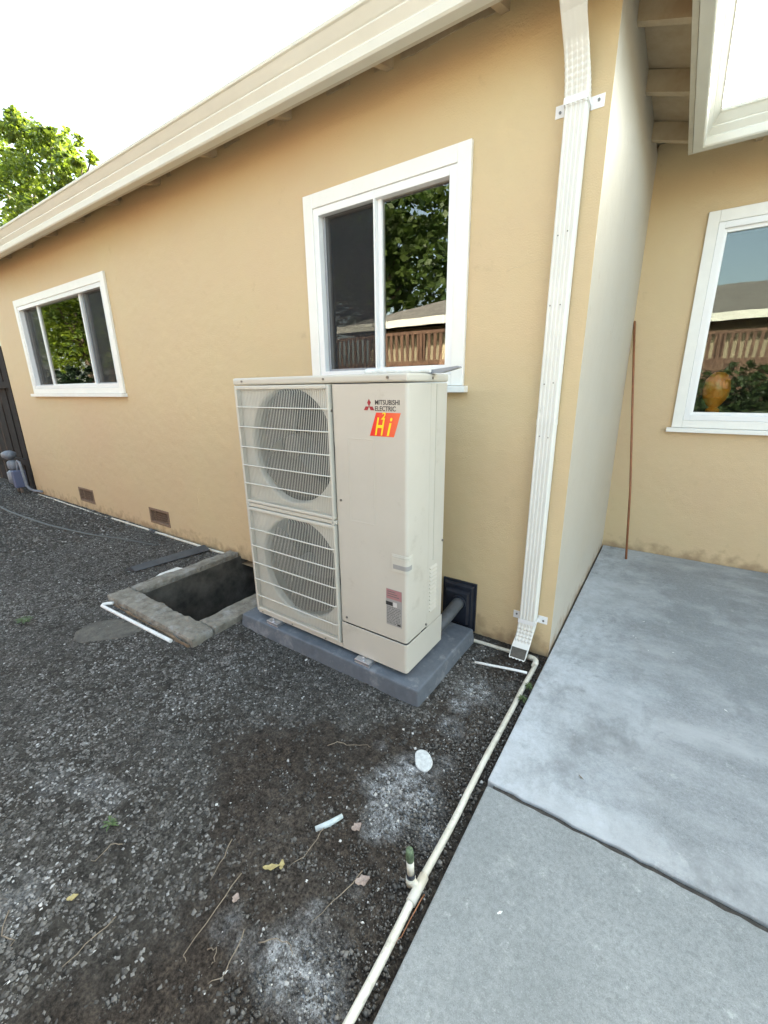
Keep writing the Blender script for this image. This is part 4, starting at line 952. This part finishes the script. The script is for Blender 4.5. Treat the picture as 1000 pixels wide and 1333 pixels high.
# ------------------------------------------------------------------ left end: fence, gas meter
lf = empty('side_fence', (-7.6, .12, 0), 'dark brown wooden fence at the far corner of the house', 'fence')
for k in range(34):
    x = -7.09-.155*(k+1); part('fence_board', MB().box((x+.004, .10+.01*(k % 2), 0), (x+.151, .12+.01*(k % 2), 1.95-.01*(k % 3))), M['fencedk'], lf, bevel=.003)
for z in (.35, 1.45): part('fence_rail', MB().box((-12.3, .062, z), (-7.085, .098, z+.09)), M['fencedk'], lf)
part('fence_post', MB().box((-7.20, .00, 0), (-7.105, .055, 1.98)), M['fencedk'], lf, bevel=.004)
gm = empty('gas_meter', (-7.32, -.15, 0), 'grey gas meter and regulator beside the far corner of the wall', 'gas meter')
part('meter_body', MB().tube([(-7.34, -.13, .13), (-7.34, -.13, .16), (-7.34, -.13, .30), (-7.34, -.13, .33)], [.05, .085, .085, .05], 14), M['gas'], gm)
part('meter_cap', MB().tube([(-7.34, -.13, .33), (-7.34, -.13, .36), (-7.34, -.13, .44), (-7.34, -.13, .47)], [.03, .06, .06, .03], 14), M['gas'], gm)
part('regulator', MB().tube([(-7.53, -.13, .52), (-7.49, -.13, .52), (-7.37, -.13, .54)], [.02, .022, .022], 10).tube([(-7.39, -.13, .48), (-7.39, -.13, .52), (-7.39, -.13, .57), (-7.39, -.13, .60)], [.04, .085, .085, .03], 16), M['gas'], gm)
part('meter_box', MB().box((-7.23, -.20, .10), (-7.13, -.06, .34)), M['gasblue'], gm, bevel=.01)
part('inlet_pipe', MB().tube([(-7.34, -.13, .0), (-7.34, -.13, .14)], .018, 8).tube([(-7.21, -.13, .0), (-7.21, -.13, .12)], .018, 8), M['copper'], gm)
part('outlet_pipe', MB().tube([(-7.18, -.13, .34), (-7.18, -.12, .42), (-7.17, -.11, .47), (-7.14, -.10, .45), (-7.13, -.10, .40), (-7.12, -.09, .12), (-7.10, -.07, .07), (-7.02, -.05, .05), (-6.80, -.03, .06)], .018, 8), M['gas'], gm)

# ------------------------------------------------------------------ foliage
def crown(lobes, size, seed, squash=1.):
    rg_ = np.random.default_rng(seed); Vs = []; T = []
    for cx, cy, cz, r, n in lobes:
        nc = max(6, n//26); dc = rg_.normal(size=(nc, 3)); dc /= np.linalg.norm(dc, axis=1)[:, None]
        cr_ = r*(.35+.75*rg_.random(nc)**.6)*(1+.2*np.sin(dc[:, 0]*5+cx*3)); cc = dc*cr_[:, None]*np.array([1, 1, squash]); k_ = rg_.integers(0, nc, n)
        d = dc[k_]; sg = np.array([.11, .11, .075])*max(r, size*4)*rg_.uniform(.6, 1.6, nc)[k_][:, None]
        p = cc[k_]+rg_.normal(size=(n, 3))*sg; p[:, 2] -= np.hypot(p[:, 0]-cc[k_][:, 0], p[:, 1]-cc[k_][:, 1])*.25; p = p+np.array([cx, cy, cz]); tc_ = rg_.normal(0, .2, nc)[k_]
        u = rg_.normal(size=(n, 3)); u[:, 2] *= .5; u /= np.linalg.norm(u, axis=1)[:, None]; v = np.cross(u, d+rg_.normal(size=(n, 3))*.8); v /= np.linalg.norm(v, axis=1)[:, None]+1e-6
        s = (size*rg_.uniform(.55, 1.25, n))[:, None]; b = np.cross(u, v)*s*.18
        Vs.append(np.stack([p-u*s, p-v*s*.62+b, p+u*s, p+v*s*.62+b], 1)); T.append(np.clip(rg_.normal(.45, .16, n)+tc_+.12*np.sin(cx*7+cz*5), 0, 1))
    V = np.concatenate(Vs).reshape(-1, 3); n = len(V)//4
    return V, np.arange(4*n).reshape(-1, 4), np.repeat(np.concatenate(T), 4)
def tree(name, base, lobes, size, m, label, seed, trunk_r=.2, cat='tree', group=None, limbs=True):
    if name == 'maple_tree' and size < .1: lobes = [(a, b, c, d*.74, int(n*.55)) for a, b, c, d, n in lobes]
    t = empty(name, base, label, cat, group); V, F, T = crown(lobes, size, seed)
    V = V-np.array(base); o = link('crown', np_mesh('crown', V, F, m, dict(tint=T)), t)
    tb = MB(); bx, by, bz = base; cz = np.mean([l[2] for l in lobes]); fx, fy = np.mean([l[0] for l in lobes]), np.mean([l[1] for l in lobes])
    fork = (bx*.6+fx*.4, by*.6+fy*.4, bz+(cz-bz)*.55)
    tb.tube([(bx, by, bz-.1), (bx+.03, by, bz+.3), fork, (fx, fy, cz)], [trunk_r*1.3, trunk_r, trunk_r*.7, trunk_r*.3], 8)
    if limbs:
        for l in lobes[:14]:
            mid = tuple((a*.5+b*.5) for a, b in zip(fork, l[:3])); tb.tube([fork, (mid[0], mid[1], mid[2]+.1), l[:3]], [trunk_r*.4, trunk_r*.22, trunk_r*.06], 5)
    part('trunk', tb, M['bark'], t)
    return t
L0 = [(-13.2,3.1,7.2,.55,1500),(-11.9,3.1,6.55,.62,1600),(-14.1,2.9,6.6,.9,1800),(-12.75,3,5.9,.85,2200),(-11.05,3.1,5.72,.42,900),(-10.45,3.0,5.78,.28,420),(-10.02,3.0,5.86,.15,150),(-11.5,3.1,6.05,.5,900),(-13.8,3.2,5.5,1.0,2200),(-11.6,3.1,5.45,.62,1200),(-15.2,3,5.5,1.2,1600),
      (-13.85,3.2,7.55,.5,900),(-12.5,3.6,6.9,.5,900),(-15.6,3.2,7.3,1.0,1200),(-12.2,3.3,4.7,1.0,2000),(-14,3.4,4.4,1.2,2000),(-16.6,3.4,6,1.3,1200),(-13.3,3.0,6.5,.5,900)]
tree('maple_tree', (-13.8, 3.2, 0), [(a, b, c, d, int(n*1.7)) for a, b, c, d, n in L0], .055, M['maple'], 'sunlit yellow-green maple rising beyond the far end of the roof', 21, .22)
def round_tree(x, y, zc, r, n, size, m, label, seed, name='oak_tree', tr=.25, group=None):
    rg_ = np.random.default_rng(seed); L = []
    for k in range(16):
        d = rg_.normal(size=3); d /= np.linalg.norm(d); d[2] *= .8; q = r*rg_.uniform(.45, .8)
        L.append((x+d[0]*q, y+d[1]*q, zc+d[2]*q, r*rg_.uniform(.32, .5), n//16))
    tree(name, (x, y, 0), L, size, m, label, seed, tr, group=group)
round_tree(-11.0, -14.5, 7.4, 4.9, 15000, .17, M['oak'], 'large dense oak behind the neighbouring roof', 31)
round_tree(-17.5, -14.0, 7.0, 4.4, 11000, .17, M['oak'], 'dark oak left of the largest one behind the neighbour', 32)
round_tree(-5.6, -17.5, 5.6, 3.6, 8000, .17, M['oak'], 'smaller oak right of the neighbouring roof ridge', 33)
round_tree(-26.0, -9.0, 5.2, 4.0, 13000, .13, M['maple'], 'bright green tree far down the side yard', 34, 'maple_tree')
round_tree(-31.0, -12.0, 6.2, 4.6, 9000, .17, M['maple'], 'tall light green tree behind the far shrubs', 35, 'maple_tree')
round_tree(4.2, -17.0, 3.9, 2.5, 6000, .15, M['oak'], 'low round tree beyond the neighbouring roof', 36)
for k, (x, y) in enumerate(((-19.6, -5.3), (-18.5, -5.2), (-17.4, -5.3), (-20.8, -5.4), (-22.2, -5.5))):
    V, F, T = crown([(x, y, .6, .62, 500), (x, y, 1.3, .58, 500), (x, y, 1.95, .42, 350)], .09, 50+k)
    b = (x, y, 0); t = empty('cypress_shrub', b, ['second', 'third', 'nearest', 'fourth', 'farthest'][k]+' dark round-topped shrub down the side yard', 'shrub', 'dark shrubs in a row')
    link('crown', np_mesh('crown', V-np.array(b), F, M['cone'], dict(tint=T)), t)
for k, (x, lab) in enumerate(((.35, 'leafy green shrub in front of the fence, opposite the patio'), (1.5, 'spreading green shrub by the fence, right of the leafy one'), (2.7, 'green shrub by the fence farthest along the patio'))):
    V, F, T = crown([(x-.3, -5.1, .9, .5, 900), (x+.3, -5.1, 1.1, .5, 900), (x, -5.05, 1.35, .48, 900), (x, -5.1, .5, .5, 600)], .05, 70+k); b = (x, -5.1, 0)
    t = empty('green_shrub', b, lab, 'shrub', 'shrubs along the back fence'); link('crown', np_mesh('crown', V-np.array(b), F, M['hedge'], dict(tint=T)), t)

# ------------------------------------------------------------------ neighbour's fence and house (behind the camera, seen in the panes)
nf = empty('picket_fence', (-3, -5.5, 0), 'tall brown board fence with an open picket top, behind the yard', 'fence')
def shared(mb, m, name): return mb.mesh(name, m)
bme = MB().box((0, 0, 0), (.142, .02, 1.80)).mesh('fence_board', M['fence']); pme = MB().box((0, 0, 0), (.055, .02, .47)).mesh('picket', M['fence'])
for k in range(118):
    o = link('fence_board', bme, nf); o.location = (-10.5+.148*k, .004*(k % 3), 0)
for k in range(145):
    o = link('picket', pme, nf); o.location = (-10.5+.12*k+.03, .0, 1.90)
for x in [-13.55+2.4*i for i in range(8)]: part('fence_post', MB().box((x, -5.60, 0), (x+.10, -5.48, 2.40)), M['fence'], nf)
for z0, z1 in ((1.80, 1.895), (2.372, 2.43), (.35, .44)): part('fence_rail', MB().box((-13.5, -5.53, z0), (4.0, -5.475, z1)), M['fence'], nf)
nh = empty('neighbour_house', (-1, -10, 0), 'olive stucco house with grey shingle hip roof beyond the fence', 'house')
part('wall', MB().box((-7.0, -13.6, 0), (8, -8.0, 2.85)), M['nwall'], nh)
hx0, hx1, hy0, hy1 = -7.6, 8.6, -14.2, -7.4; rz0, rz1 = 2.97, 4.15; ym = (hy0+hy1)/2
part('roof', MB().add([(hx0, hy1, rz0), (hx1, hy1, rz0), (hx1, hy0, rz0), (hx0, hy0, rz0), (hx0+3.4, ym, rz1), (hx1-3.4, ym, rz1)], [(0, 1, 5, 4), (1, 2, 5), (2, 3, 4, 5), (3, 0, 4), (3, 2, 1, 0)]), M['nroof'], nh)
part('fascia', MB().box((hx0, hy1, rz0-.16), (hx1, hy1+.02, rz0+.01)).box((hx0-.02, hy0, rz0-.16), (hx0, hy1+.02, rz0+.01)), M['gutter'], nh)
part('chimney', MB().box((1.2, -11.2, 3.8), (1.9, -10.4, 5.0)), M['nwall'], nh) if False else None
